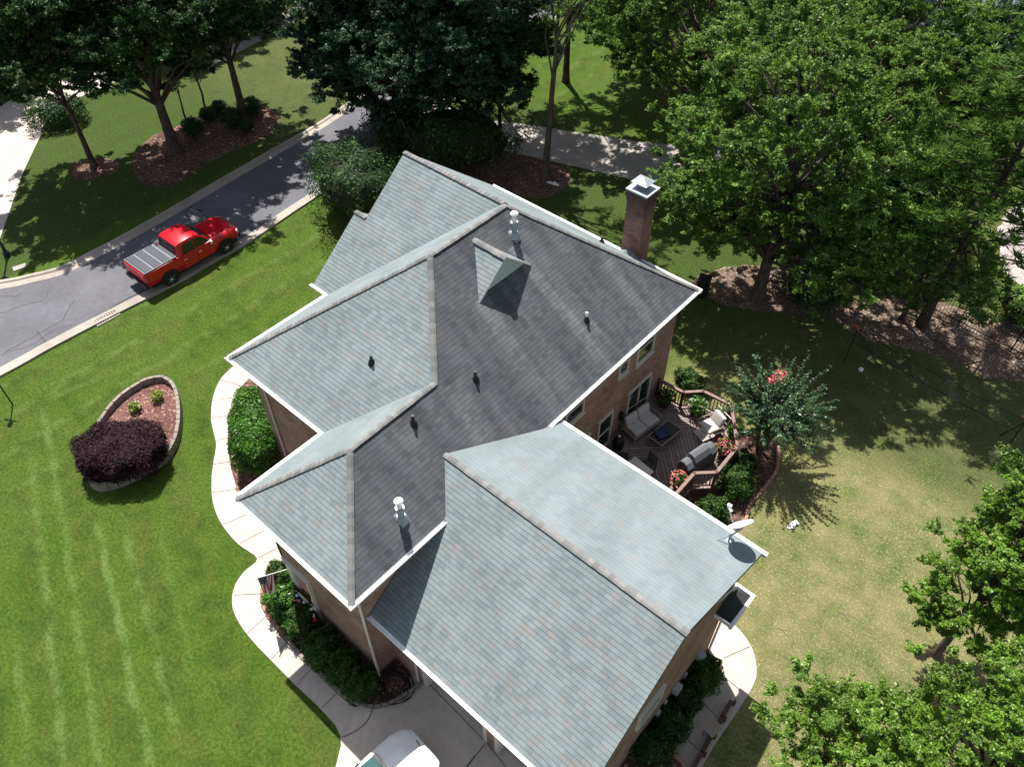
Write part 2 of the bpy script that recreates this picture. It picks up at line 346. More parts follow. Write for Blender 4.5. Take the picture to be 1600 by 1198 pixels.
M['leaf_plum'] = m_leaf('burgundy_leaf', (.016, .006, .010), (.036, .012, .020), (.06, .025, .034), .12, 1.5, .75)
M['leaf_myrtle'] = m_leaf('myrtle_leaf', (.036, .088, .036), (.092, .168, .076), (.26, .33, .22), .3, 1.5, .3)
M['leaf_yellow'] = m_leaf('yellow_leaf', (.42, .34, .06), (.60, .52, .16), None, .3)
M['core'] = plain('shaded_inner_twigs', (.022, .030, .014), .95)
M['flower_pink'] = m_leaf('pink_petal', (.62, .10, .16), (.80, .25, .28), (.85, .45, .30), .25, 2.)
M['flower_white'] = m_leaf('white_petal', (.60, .60, .52), (.8, .8, .74), None, .2)
M['flower_yellow'] = m_leaf('yellow_petal', (.55, .40, .05), (.72, .58, .2), None, .2)
M['stone'] = m_ground('edging_stone', (.19, .165, .142), (.31, .275, .238), 14., (.75, 1.2), bump=.01)
M['redbrick'] = m_ground('edging_brick', (.30, .15, .12), (.44, .26, .21), 14., (.75, 1.2), bump=.01)
M['pot'] = plain('dark_pot', (.05, .035, .03), .6)
M['cushion'] = plain('cushion_fabric', (.52, .49, .47), .9, .1, var=.06, scale=20)
M['teak'] = plain('champagne_frame', (.30, .25, .19), .4, .4, var=.1)
M['dark_top'] = plain('dark_table_top', (.018, .016, .016), .3, .5)
M['cover'] = plain('charcoal_cover', (.065, .068, .075), .75, .25, var=.15, scale=5)
M['cover_top'] = plain('grey_cover_cloth', (.115, .12, .135), .7, .25, var=.12, scale=5)
M['navy'] = plain('navy_cloth', (.03, .045, .10), .7, .3, var=.3, scale=7)
# ------------------------------------------------------------------ foliage builders
def leaves_mesh(P, N, L, Wd, rng, curl=0):
    """one diamond per leaf: P centres, N outward normals, L lengths"""
    n = len(P); N = N/np.maximum(np.linalg.norm(N, axis=1, keepdims=True), 1e-6)
    a = rng.normal(size=(n, 3)); a -= N*(a*N).sum(1, keepdims=True); a /= np.maximum(np.linalg.norm(a, axis=1, keepdims=True), 1e-6); b = np.cross(N, a)
    l = (L*rng.uniform(.65, 1.25, n))[:, None]; wd = l*Wd
    V = np.empty((n, 4, 3)); V[:, 0] = P-a*l*.5; V[:, 1] = P+b*wd*.5+a*l*.06; V[:, 2] = P+a*l*.5; V[:, 3] = P-b*wd*.5+a*l*.06
    V[:, 0] -= N*l*.10; V[:, 2] -= N*l*.14
    return V.reshape(-1, 3)
def quads(name, V, mat, parent=None, loc=(0, 0, 0), extra=None, mat2=None):
    """V: (4n,3) leaf vertices; extra: MB whose faces join the same mesh"""
    nq = len(V)//4; ev = np.array(extra.v) if extra else np.zeros((0, 3)); ef = extra.f if extra else []
    me = bpy.data.meshes.new(name); tot = len(V)+len(ev); me.vertices.add(tot)
    me.vertices.foreach_set('co', np.concatenate([V, ev]).astype(np.float32).ravel())
    ls = [np.arange(4*nq)]+[np.array(f)+len(V) for f in ef]; cnt = [4]*nq+[len(f) for f in ef]
    li = np.concatenate(ls).astype(np.int32); me.loops.add(len(li)); me.loops.foreach_set('vertex_index', li)
    st = np.concatenate([[0], np.cumsum(cnt)[:-1]]).astype(np.int32); me.polygons.add(len(cnt)); me.polygons.foreach_set('loop_start', st)
    try: me.polygons.foreach_set('loop_total', np.array(cnt, np.int32))
    except Exception: pass
    me.materials.append(mat)
    if mat2: me.materials.append(mat2); me.polygons.foreach_set('material_index', np.array([0]*nq+[1]*len(ef), np.int32))
    me.update(calc_edges=True); me.validate()
    o = bpy.data.objects.new(name, me); C.objects.link(o); o.location = loc
    if parent: o.parent = parent
    return o
def clumps(rng, c, r, K, lump=.25, low=-.55, fill=.62):
    """clump centres through the outer part of an uneven crown"""
    i = np.arange(K)+.5; z = 1-(1-low)*i/K; ph = i*2.399963+rng.uniform(0, 6)
    d = np.stack([np.sqrt(np.maximum(0, 1-z*z))*np.cos(ph), np.sqrt(np.maximum(0, 1-z*z))*np.sin(ph), z], 1)
    d += rng.normal(scale=.13, size=d.shape); s = np.clip(rng.uniform(fill, 1.0, K)*(1+rng.normal(scale=lump*.5, size=K)), .2, 1.12)
    return np.array(c)+d*s[:, None]*np.array(r), d
def crown(rng, c, r, K, per, rc, L, Wd=.5, flat=.62, up=.55, lump=.25, low=-.55, fill=.62):
    ctr, d = clumps(rng, c, r, K, lump, low, fill); Ps = []; Ns = []
    for k in range(K):
        R_ = rc*rng.uniform(.65, 1.3); n = int(per*rng.uniform(.7, 1.3)*(R_/rc)**2)
        q = rng.normal(size=(n, 3)); q /= np.linalg.norm(q, axis=1, keepdims=True); q[:, 2] = np.where(q[:, 2] < -.25, -q[:, 2]*.7, q[:, 2])
        rad = R_*rng.uniform(.2, 1., n)**.45
        # little sprays: pull leaves into sub-tufts
        tu = rng.normal(size=(8, 3))+d[k]*.7; tu[:, 2] = np.abs(tu[:, 2])+.15; tu /= np.linalg.norm(tu, axis=1, keepdims=True); tu *= rng.uniform(.6, 1.35, (8, 1))
        g_ = rng.integers(0, 8, n); u_ = rng.uniform(.05, 1., n)[:, None]**.8
        p = ctr[k]+(tu[g_]*u_*np.array([1, 1, flat+.2])+q*(.34-.20*u_))*R_
        q = q*.7+tu[g_]*.4
        Ps.append(p); Ns.append(q*.55+np.array([0, 0, up])+d[k]*.25+rng.normal(scale=.6, size=(n, 3)))
    P = np.concatenate(Ps); N = np.concatenate(Ns)
    return leaves_mesh(P, N, L, Wd, rng), ctr
def lobed(seed, c, r, nl, lr, K, per, rc, L, low=-.6, **kw):
    """an irregular crown: separate leafy lobes on the big limbs, with gaps between them"""
    g = np.random.default_rng(seed); out = []
    for i in range(nl):
        z = 1-(1-low)*(i+.5)/nl; a = i*2.399963+g.uniform(-.5, .5); q = math.sqrt(max(0, 1-z*z)); s = g.uniform(.55, .9); t_ = g.uniform(.75, 1.25)
        p = (c[0]+q*math.cos(a)*s*r[0], c[1]+q*math.sin(a)*s*r[1], c[2]+z*r[2]*s)
        out.append(dict(c=p, r=(lr*t_, lr*t_, lr*t_*.72), K=max(4, int(K*t_*t_)), per=per, rc=rc, L=L, low=-.5, fill=.35, lump=.4, flat=.7, **kw))
    return out
def limbs(mb, base, h, r0, ctr, rng, nl, lean=(0, 0), fork=.45, n=8, top=None, first=0):
    """tapered, slightly crooked trunk and limbs reaching into the clumps"""
    tp = []; top = top or h; off = rng.uniform(-.12, .12, (9, 2))
    for i in range(9):
        t_ = i/8; tp.append(Vector((lean[0]*t_*top+off[i][0]*t_, lean[1]*t_*top+off[i][1]*t_, top*t_)))
    rs = [r0*(1.35 if i == 0 else 1.05 if i == 1 else 1)*(1-.78*i/8) for i in range(9)]
    mb.tube([Vector((0, 0, -.15))]+tp[0:1]+[tp[0].lerp(tp[1], .3)]+tp[1:], [r0*1.7, r0*1.5, r0*1.15]+rs[1:], n)
    idx = list(range(first))+list(first+rng.permutation(len(ctr)-first)[:nl])
    for k in idx:
        e = Vector(ctr[k]); s = min(max(e.z/top*.62+rng.uniform(-.1, .1), fork*.75), .95); i = int(s*8); f = s*8-i
        a = tp[i].lerp(tp[min(i+1, 8)], f); ra = rs[i]*.42
        mid = a.lerp(e, .5)+Vector((rng.uniform(-.3, .3), rng.uniform(-.3, .3), rng.uniform(.1, .6)))
        q = [a, a.lerp(mid, .55)+Vector((0, 0, .12)), mid, mid.lerp(e, .5)+Vector(rng.uniform(-.2, .2, 3)), e]
        mb.tube(q, [ra, ra*.8, ra*.6, ra*.4, ra*.15], 5)
    return mb
def tree(name, label, base, h, r0, crowns, mat, bark, seed, nl=14, lean=(0, 0), fork=.42, cat='tree', group=None, top=None):
    rng = np.random.default_rng(seed); t_ = thing(name, label, cat, (base[0], base[1], 0), 0, group); Vs = []; cs = []
    for cr in crowns:
        V, ctr = crown(rng, **cr); Vs.append(V); cs.append(ctr)
    quads('crown', np.concatenate(Vs), mat, t_)
    heads = np.array([cr['c'] for cr in crowns]) if len(crowns) > 3 else np.zeros((0, 3))
    limbs(MB(), base, h, r0, np.concatenate([heads]+cs), rng, nl, lean, fork, top=top or h*.8, first=len(heads)).build('trunk', bark, t_, smooth=True)
    return t_
def pine(name, label, base, h, r0, seed, mat, bark, z0=.3, rmax=3.2, nb=46, tl=.42, lean=(0, 0), group=None, dens=1.):
    rng = np.random.default_rng(seed); t_ = thing(name, label, 'pine tree', (base[0], base[1], 0), 0, group); mb = MB(); tp = []
    for i in range(11): s = i/10; tp.append(Vector((lean[0]*s*h+.15*math.sin(s*5+seed), lean[1]*s*h+.12*math.cos(s*4), h*s)))
    mb.tube(tp, [r0*(1.25 if i == 0 else 1)*(1-.86*i/10) for i in range(11)], 9); T = []
    for b in range(nb):
        s = z0+(1-z0)*(b+rng.uniform())/nb; i = min(int(s*10), 9); a = tp[i].lerp(tp[i+1], s*10-i)
        q = b*2.399+rng.uniform(-.4, .4); ln = rmax*(1-(s-z0)/(1-z0))**.6*rng.uniform(.55, 1.1)+.4
        d = Vector((math.cos(q), math.sin(q), rng.uniform(-.05, .35))); e = a+d*ln; md = a+d*ln*.5+Vector((0, 0, -.12*ln*.5))
        mb.tube([a, a.lerp(md, .6), md, md.lerp(e, .6)+Vector((0, 0, .05)), e+Vector((0, 0, .12*ln*.3))], [r0*.26*(1-s*.6), r0*.2*(1-s*.6), .035, .022, .012], 5)
        for k in range(int((3+ln*3.4)*dens)):
            u = rng.uniform(.32, 1.05); p = a.lerp(e, u)+Vector(rng.normal(scale=.26, size=3)); T.append((p, d))
    n = len(T); k = 26; P = np.repeat(np.array([p for p, _ in T]), k, 0); D = rng.normal(size=(n*k, 3)); D[:, 2] = np.abs(D[:, 2])*.9+.1
    D += np.repeat(np.array([d for _, d in T]), k, 0)*.5; D /= np.linalg.norm(D, axis=1, keepdims=True)
    S = np.cross(D, rng.normal(size=(n*k, 3))); S /= np.linalg.norm(S, axis=1, keepdims=True); l = (tl*rng.uniform(.6, 1.15, n*k))[:, None]
    V = np.empty((n*k, 4, 3)); V[:, 0] = P; V[:, 1] = P+D*l*.5+S*.026; V[:, 2] = P+D*l-np.array([0, 0, .05]); V[:, 3] = P+D*l*.5-S*.026
    quads('crown', V.reshape(-1, 3), mat, t_); mb.build('trunk', bark, t_, smooth=True); return t_
def bush_verts(rng, c, r, n, L, Wd=.5, noise_=.16, boxy=0., up=.3):
    d = rng.normal(size=(n, 3)); d /= np.linalg.norm(d, axis=1, keepdims=True); d[:, 2] = np.where(d[:, 2] < -.5, -d[:, 2], d[:, 2])
    if boxy: k = (np.abs(d)**boxy).sum(1, keepdims=True)**(1/boxy); s = d/k
    else: s = d
    ph = rng.uniform(0, 6, 6); lum = 1+noise_*(np.sin(d[:, 0]*7+ph[0])*np.sin(d[:, 1]*6+ph[1])+.6*np.sin(d[:, 2]*9+ph[2])*np.sin(d[:, 0]*11+ph[3]))
    rad = lum*(1-.30*rng.uniform(0, 1, n)**2+rng.normal(scale=.03, size=n))
    P = np.array(c)+s*rad[:, None]*np.array(r); P[:, 2] = np.maximum(P[:, 2], .03)
    return leaves_mesh(P, d+np.array([0, 0, up])+rng.normal(scale=.5, size=(n, 3)), L, Wd, rng)
def shrub(name, label, base, r, n, L, mat, seed, cat='shrub', group=None, boxy=0., rz=0, parts=None, z0=0, blooms=None, core=.78, Wd=.5, up=.3, nz=.16):
    rng = np.random.default_rng(seed); t_ = thing(name, label, cat, (base[0], base[1], z0), rz, group)
    V = bush_verts(rng, (0, 0, r[2]*.92), r, n, L, Wd, nz, boxy, up)
    quads('foliage', V, mat, t_)
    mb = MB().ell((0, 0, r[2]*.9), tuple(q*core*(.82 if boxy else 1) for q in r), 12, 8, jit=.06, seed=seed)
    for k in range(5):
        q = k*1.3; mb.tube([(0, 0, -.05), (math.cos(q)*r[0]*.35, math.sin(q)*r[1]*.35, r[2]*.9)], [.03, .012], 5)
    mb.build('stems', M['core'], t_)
    for nm, mt, cnt, sz, rr in (blooms or []):
        d = rng.normal(size=(cnt, 3)); d[:, 2] = np.abs(d[:, 2])*.8+.15; d /= np.linalg.norm(d, axis=1, keepdims=True)
        P = np.array([0, 0, r[2]*.92])+d*np.array(r)*rr
        P = np.repeat(P, 7, 0)+rng.normal(scale=sz*.45, size=(cnt*7, 3)); N = np.repeat(d, 7, 0)+rng.normal(scale=.5, size=(cnt*7, 3))+np.array([0, 0, .4])
        quads(nm, leaves_mesh(P, N, sz, .8, rng), mt, t_)
    return t_
# ================================================================== THE SETTING
def sheet(name, poly, z, mat, thick=0., side=None, z0=None):
    mb = MB()
    if thick: mb.prism(poly, z-thick, z, 0, 0 if side is None else 1)
    else: mb.add([(p[0], p[1], z) for p in poly], [tuple(range(len(poly)))])
    o = mb.build(name, [mat] if side is None else [mat, side]); return struct(o)
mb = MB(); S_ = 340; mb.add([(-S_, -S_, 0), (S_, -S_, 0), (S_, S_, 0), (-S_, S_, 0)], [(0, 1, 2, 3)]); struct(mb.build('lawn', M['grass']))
# road, running straight along the front lawn; kerbs either side
near = [G(*q) for q in [(-420, 800), (-200, 690), (0, 590), (80, 546), (160, 504), (245, 461), (300, 432), (335, 411), (390, 380), (455, 336), (520, 292), (600, 230), (660, 190), (720, 145), (800, 85), (900, 10), (1000, -60)]]
far = [G(*q) for q in [(-420, 500), (-200, 470), (0, 440), (45, 431), (95, 418), (140, 396), (190, 370), (265, 328), (340, 284), (420, 238), (500, 192), (560, 150), (630, 98), (720, 30), (800, -30)]]
near = smoothpoly(near, 6, False); far = smoothpoly(far, 6, False)
sheet('road', [Vector((p.x, p.y)) for p in near]+[Vector((p.x, p.y)) for p in reversed(far)], .004, M['asphalt'])
def offset(line, d):
    out = []
    for i, p in enumerate(line):
        t_ = (line[min(i+1, len(line)-1)]-line[max(i-1, 0)]).normalized(); out.append(p+Vector((-t_.y, t_.x))*d)
    return out
def kerb(name, line, d):
    a = line; b = offset(line, d*.17); c_ = offset(line, d*.24); e = offset(line, d*.62); mb = MB(); n = len(a)
    vs = [(p.x, p.y, .0) for p in a]+[(p.x, p.y, .10) for p in a]+[(p.x, p.y, .10) for p in b]+[(p.x, p.y, .03) for p in c_]+[(p.x, p.y, .012) for p in e]
    fs = [(k*n+i, k*n+i+1, (k+1)*n+i+1, (k+1)*n+i) for k in range(4) for i in range(n-1)]
    mb.add(vs, fs); o = mb.build(name, M['kerb']); return struct(o)
kerb('kerb', near, 1); kerb('kerb', far, -1)
rng = np.random.default_rng(5)
def crack(px, wd, jit):
    pts = []
    for i in range(len(px)-1):
        a, b = G(*px[i]), G(*px[i+1]); k = max(2, int((b-a).length/.35))
        for j in range(k): p = a.lerp(b, j/k); pts.append(Vector((p.x+rng.normal()*jit, p.y+rng.normal()*jit)))
    q = G(*px[-1]); pts.append(Vector((q.x, q.y))); l, r_ = offset(pts, wd/2), offset(pts, -wd/2); n = len(pts)
    return [(p.x, p.y, .009) for p in l]+[(p.x, p.y, .009) for p in r_], [(i, i+1, n+i+1, n+i) for i in range(n-1)]
mb = MB()
for px, wd, jt in [([(80, 541), (112, 518), (150, 495), (190, 472), (228, 452)], .10, .03), ([(0, 557), (40, 535), (75, 515), (105, 492), (118, 468)], .03, .08), ([(0, 490), (30, 478), (62, 470), (75, 455)], .025, .07),
                   ([(57, 517), (70, 532), (80, 542)], .04, .02), ([(0, 462), (25, 463), (32, 458)], .025, .05), ([(165, 505), (190, 487), (215, 470)], .02, .03), ([(10, 552), (50, 540), (90, 515), (120, 505)], .02, .06)]:
    v, f = crack(px, wd, jt); mb.add(v, f)
struct(mb.build('road_crack', M['crack']))
# drive in front of the garage and the curving front walk: slabs, with tooled joints
drive = [Vector((-.42, 1.55)), Vector((7.05, 1.55)), Vector((9.6, 1.0)), Vector((9.9, -16))]+[Vector((q.x, q.y)) for q in [G(470, 1500), G(500, 1300), G(524, 1200), G(533, 1165), G(532, 1148)]]+[Vector((q.x, q.y)) for q in [G(560, 1103), G(600, 1103), G(645, 1082)]]
sheet('driveway', drive, .03, M['concrete'], .06)
outer = [(383, 560), (362, 575), (343, 596), (333, 622), (330, 650), (333, 672), (338, 695), (334, 722), (331, 750), (333, 785), (346, 818), (372, 850), (402, 873), (382, 893), (367, 916), (363, 943), (371, 968), (392, 998), (425, 1033), (462, 1070), (497, 1103), (524, 1132)]
inner = [(412, 575), (392, 590), (372, 612), (362, 645), (356, 680), (358, 712), (364, 742), (376, 775), (398, 803), (425, 828), (452, 852), (488, 872), (470, 890), (440, 895), (416, 910), (406, 935), (415, 962), (432, 985), (462, 1020), (497, 1055), (530, 1086), (552, 1104)]
walk = gpoly(outer, 4, False)+[Vector((q.x, q.y)) for q in [G(532, 1149), G(561, 1104)]]+list(reversed(gpoly(inner, 4, False)))
sheet('front_path', walk, .036, M['concrete'], .06)
mb = MB()
def joint(a, b, wd=.022, z=.041):
    a, b = G(*a), G(*b); d = (b-a).normalized(); n_ = Vector((-d.y, d.x, 0))*wd/2
    mb.add([(a-n_)[:2]+(z,) if False else (*(a-n_).xy, z), (*(b-n_).xy, z), (*(b+n_).xy, z), (*(a+n_).xy, z)], [(0, 1, 2, 3)])
for a, b in [((346, 594), (374, 602)), ((331, 626), (364, 622)), ((331, 654), (359, 650)), ((337, 690), (357, 684)), ((332, 726), (360, 722)), ((331, 770), (373, 764)), ((349, 820), (396, 800)), ((374, 850), (424, 824)), ((404, 872), (450, 848)),
             ((365, 930), (407, 928)), ((386, 990), (421, 958)), ((424, 1030), (456, 996)), ((464, 1070), (500, 1030)), ((503, 1106), (538, 1072))]: joint(a, b)
cv = gpoly([(534, 1152), (556, 1142), (575, 1125), (583, 1105)], 5, False)
for a, b in zip(cv, cv[1:]):
    d = (b-a).normalized(); n_ = Vector((-d.y, d.x))*.014; mb.add([(*(a-n_), .041), (*(b-n_), .041), (*(b+n_), .041), (*(a+n_), .041)], [(0, 1, 2, 3)])
for a, b in [((672, 1070), (760, 1160)), ((758, 1162), (730, 1198)), ((760, 1160), (800, 1210)), ((742, 1180), (660, 1290))]: joint(a, b)
struct(mb.build('path_joints', M['joint']))
# side walk by the garage gable
side_out = [(1122, 958), (1142, 972), (1162, 992), (1176, 1016), (1182, 1045), (1178, 1068), (1164, 1092), (1146, 1120), (1120, 1158), (1096, 1198), (1070, 1240), (1030, 1300)]
side_in = [(1106, 1013), (1112, 1026), (1130, 1042), (1121, 1056), (1104, 1078), (1085, 1107), (1062, 1142), (1040, 1175), (1020, 1205), (980, 1270)]
sheet('side_path', gpoly(side_out, 4, False)+list(reversed(gpoly(side_in, 3, False))), .034, M['concrete'], .06)
mb = MB()
for a, b in [((1131, 1028), (1172, 1010)), ((1094, 1093), (1130, 1130)), ((1060, 1143), (1092, 1172)), ((1130, 1057), (1156, 1078))]: joint(a, b, .025, .039)
struct(mb.build('side_path_joints', M['joint']))
# neighbours' drives
sheet('neighbour_driveway', [Vector(G(*q).xy) for q in [(700, 165), (765, 188), (830, 196), (1000, 222), (1150, 235), (1150, 310), (1000, 284), (880, 256), (790, 236), (730, 218), (680, 200)]], .012, M['concrete_old'], .03)
sheet('corner_driveway', [Vector(G(*q).xy) for q in [(-300, 340), (-60, 200), (30, 150), (110, 120), (170, 95), (200, 120), (130, 150), (78, 172), (62, 215), (36, 270), (8, 350), (-20, 430), (-300, 460)]], .012, M['concrete'], .03)
sheet('far_path', [Vector(G(*q).xy) for q in [(330, 104), (360, 88), (420, 58), (458, 36), (500, 10), (480, 0), (430, 28), (380, 60), (340, 84)]], .012, M['concrete_old'], .03)
sheet('gravel_yard', rough([Vector(G(*q).xy) for q in [(1556, 360), (1575, 330), (1640, 290), (1800, 260), (1900, 420), (1700, 470), (1600, 450), (1566, 425)]], .2, .4, 3), .008, M['gravel'])
# planting beds
bed = lambda nm, px, z, mt, s=1, am=.16: sheet(nm, rough(gpoly(px, 3), am, .14, s), z, M[mt])
bed('mulch_bed', [(112, 262), (118, 254), (140, 247), (165, 248), (184, 256), (182, 268), (160, 276), (135, 282), (116, 278)], .006, 'mulch', 1)
bed('mulch_bed', [(210, 245), (235, 215), (275, 198), (310, 186), (355, 170), (400, 165), (436, 178), (432, 200), (400, 222), (360, 238), (320, 258), (280, 285), (240, 292), (212, 275)], .007, 'mulch', 2, .1)
bed('mulch_bed', [(640, 215), (700, 195), (770, 225), (830, 240), (880, 262), (892, 285), (850, 310), (790, 300), (700, 270), (640, 250)], .008, 'mulch', 3, .12)
bed('mulch_bed', [(1075, 445), (1110, 425), (1160, 415), (1230, 420), (1300, 440), (1310, 470), (1250, 490), (1180, 485), (1110, 470)], .009, 'straw', 4, .18)
bed('mulch_bed', [(1295, 480), (1340, 470), (1420, 465), (1500, 480), (1580, 505), (1700, 540), (1800, 600), (1700, 640), (1600, 600), (1540, 590), (1480, 560), (1410, 545), (1330, 520)], .010, 'straw', 5, .18)
bed('mulch_bed', [(1040, 850), (1120, 690), (1180, 680), (1215, 700), (1212, 730), (1185, 765), (1165, 790), (1160, 820), (1130, 835)], .011, 'mulch', 6)
sheet('mulch_bed', [Vector((-10.2, 3.8)), Vector((-4.6, 3.8)), Vector((-4.6, .6))]+list(reversed(gpoly(inner[:11], 3, False))), .012, M['mulch_red'])
sheet('mulch_bed', [Vector((-.43, 1.2)), Vector((-4.5, .5))]+gpoly(inner[13:], 3, False)+[Vector(G(*q).xy) for q in [(575, 1108), (605, 1102), (640, 1084), (662, 1070)]], .012, M['mulch'])
sheet('mulch_bed', [Vector((7.05, 8.3)), Vector((7.05, .5))]+[Vector(q) for q in reversed(gpoly(side_in, 3, False))], .012, M['mulch'])

# ================================================================== THE HOUSE
He, s_, a1, a2, b_, V1, w_, uw, uw2 = 5.9, .7996, 10.138, 5.102, 3.306, 16.956, 4.637, 10.41, 11.007
Zr = He+s_*a1/2; zB = He+s_*a2/2; vW = V1-2*w_; zW = He+s_*w_; xX = -a1+w_; ys = 10.15; zs = He+s_*(ys-vW)
gv, gz, gsf, gsr = 4.74, 6.80, .7365, .2644                 # garage ridge line and the slopes either side of it
house = thing('brick_house', 'two-storey brown brick house under grey shingled hip roofs with a front garage wing', 'house')
roofs = {}
def roof(name, pts, o, ue, mat, th=.16, parent=house, side='white'):
    """one roof slope: pts from above, counter-clockwise; UV = metres along the eave and up the slope from point o"""
    P = [Vector(p) for p in pts]; n = (P[1]-P[0]).cross(P[2]-P[1]).normalized()
    if n.z < 0: P.reverse(); n = -n
    ue = Vector(ue).normalized(); vu = n.cross(ue); vu = vu if vu.z > 0 else -vu; o = Vector(o); k = len(P)
    vs = [tuple(p) for p in P]+[(p.x, p.y, p.z-th) for p in P]
    fs = [tuple(range(k)), tuple(reversed(range(k, 2*k)))]+[(i, k+i, k+(i+1) % k, (i+1) % k) for i in range(k)]
    me = bpy.data.meshes.new(name); me.from_pydata(vs, [], fs); me.materials.append(M[mat]); me.materials.append(M[side])
    me.polygons.foreach_set('material_index', [0]+[1]*(k+1)); uv = me.uv_layers.new(name='UVMap')
    for p in me.polygons:
        for li in p.loop_indices:
            q = Vector(me.vertices[me.loops[li].vertex_index].co)-o; uv.data[li].uv = (q.dot(ue), q.dot(vu))
    me.update(); ob = bpy.data.objects.new(name, me); C.objects.link(ob); ob.parent = parent; return ob
P1, A_, B_, A2 = (-a1/2, V1-a1/2, Zr), (-a1/2, b_+a1/2, Zr), (-a2/2, b_+a2/2, zB), (-a2/2, a2/2, zB)
W1t, X_ = (-uw, V1-w_, zW), (xX, V1-w_, zW)
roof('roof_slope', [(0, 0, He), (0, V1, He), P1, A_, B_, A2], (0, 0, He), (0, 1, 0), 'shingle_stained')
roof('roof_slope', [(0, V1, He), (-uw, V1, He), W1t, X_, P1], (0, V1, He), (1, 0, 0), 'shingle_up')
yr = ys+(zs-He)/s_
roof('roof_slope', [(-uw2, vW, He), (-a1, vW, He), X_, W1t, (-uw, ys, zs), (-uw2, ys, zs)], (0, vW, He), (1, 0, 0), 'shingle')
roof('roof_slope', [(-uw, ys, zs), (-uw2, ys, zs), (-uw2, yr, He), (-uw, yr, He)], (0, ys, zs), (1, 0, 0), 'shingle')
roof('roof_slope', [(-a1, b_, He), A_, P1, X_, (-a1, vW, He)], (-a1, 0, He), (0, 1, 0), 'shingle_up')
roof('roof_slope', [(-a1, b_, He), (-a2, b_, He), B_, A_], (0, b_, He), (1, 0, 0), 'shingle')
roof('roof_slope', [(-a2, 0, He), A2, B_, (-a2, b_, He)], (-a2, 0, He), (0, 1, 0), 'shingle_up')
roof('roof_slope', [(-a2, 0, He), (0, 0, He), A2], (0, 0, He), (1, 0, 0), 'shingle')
zf = lambda y: gz-gsf*(gv-y)
zrr = lambda y: gz-gsr*(y-gv)
R0 = (-(gz-He)/s_, gv, gz); gf, gr = .65, 8.65
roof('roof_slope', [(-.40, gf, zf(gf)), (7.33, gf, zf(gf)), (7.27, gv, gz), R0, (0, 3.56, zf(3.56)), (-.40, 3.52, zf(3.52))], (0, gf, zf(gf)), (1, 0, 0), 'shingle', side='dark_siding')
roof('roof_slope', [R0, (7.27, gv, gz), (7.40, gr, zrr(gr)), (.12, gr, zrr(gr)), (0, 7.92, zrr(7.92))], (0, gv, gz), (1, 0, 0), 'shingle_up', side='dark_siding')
# hip and ridge caps: overlapping cap shingles
def caps(segs, wd=.17):
    vs = []; fs = []; uvs = []; rg = random.Random(3)
    for a, b in segs:
        a, b = Vector(a), Vector(b); L = (b-a).length; d = (b-a)/L; sd = Vector((d.y, -d.x, 0)).normalized(); n = sd.cross(d); n = n if n.z > 0 else -n; k = max(1, int(L/.17))
        for i in range(k):
            p, q = a+d*(L*i/k), a+d*(L*(i+1)/k+.03); o = len(vs); h0, h1 = .032, .018; ww = wd*rg.uniform(.95, 1.05); dr = .14
            for e, h in ((p, h0), (q, h1)):
                vs += [tuple(e-sd*ww+n*h-Vector((0, 0, dr*ww*4.3*.72))), tuple(e-sd*ww*.35+n*(h+.012)-Vector((0, 0, .02))), tuple(e+sd*ww*.35+n*(h+.012)-Vector((0, 0, .02))), tuple(e+sd*ww+n*h-Vector((0, 0, dr*ww*4.3*.72)))]
            fs += [(o, o+1, o+5, o+4), (o+1, o+2, o+6, o+5), (o+2, o+3, o+7, o+6), (o, o+3, o+2, o+1)]
            c = rg.uniform(0, 40)
            uvs += [(c, c+.02)]*16
    me = bpy.data.meshes.new('ridge_cap'); me.from_pydata(vs, [], fs); me.materials.append(M['cap']); uv = me.uv_layers.new(name='UVMap')
    fl = [x for t_ in uvs for x in t_]; uv.data.foreach_set('uv', fl); me.update(); o = bpy.data.objects.new('ridge_cap', me); C.objects.link(o); o.parent = house
for sg in ([(P1, A_)], [(A_, (-a1, b_, He))], [(A_, B_)], [(B_, A2)], [(A2, (-a2, 0, He))], [(A2, (0, 0, He))], [(P1, (0, V1, He))], [(X_, W1t)], [(P1, X_)], [((-uw, ys, zs), (-uw2, ys, zs))], [(R0, (7.27, gv, gz))]):
    caps(sg, .098)
# walls: two-storey block, gable, garage
def fz(mb_, pts, mi=0): mb_.add(pts, [tuple(range(len(pts)))], mi)
ov = .42; wt = He-.13
foot = [(-.43, .43), (-.43, V1-.43), (-uw+.25, V1-.43), (-uw+.25, yr-.3), (-uw2+.3, yr-.3), (-uw2+.3, vW+.4), (-a1+ov, vW+.4), (-a1+ov, b_+ov), (-a2+ov, b_+ov), (-a2+ov, .43)]
pw = MB()
def wall(mb_, a, b, z0, z1, th=.16, st=0.):
    a, b = Vector(a), Vector(b); d = (b-a).normalized(); a = a+d*st; n = Vector((-d.y, d.x))*th   # inward
    mb_.add([(*a, z0), (*b, z0), (*(b+n), z0), (*(a+n), z0), (*a, z1), (*b, z1), (*(b+n), z1), (*(a+n), z1)], [(0, 3, 2, 1), (4, 5, 6, 7), (0, 1, 5, 4), (1, 2, 6, 5), (2, 3, 7, 6), (3, 0, 4, 7)])
px0, px1, pz = -4.40, -3.22, 2.62                       # porch opening in the front wall
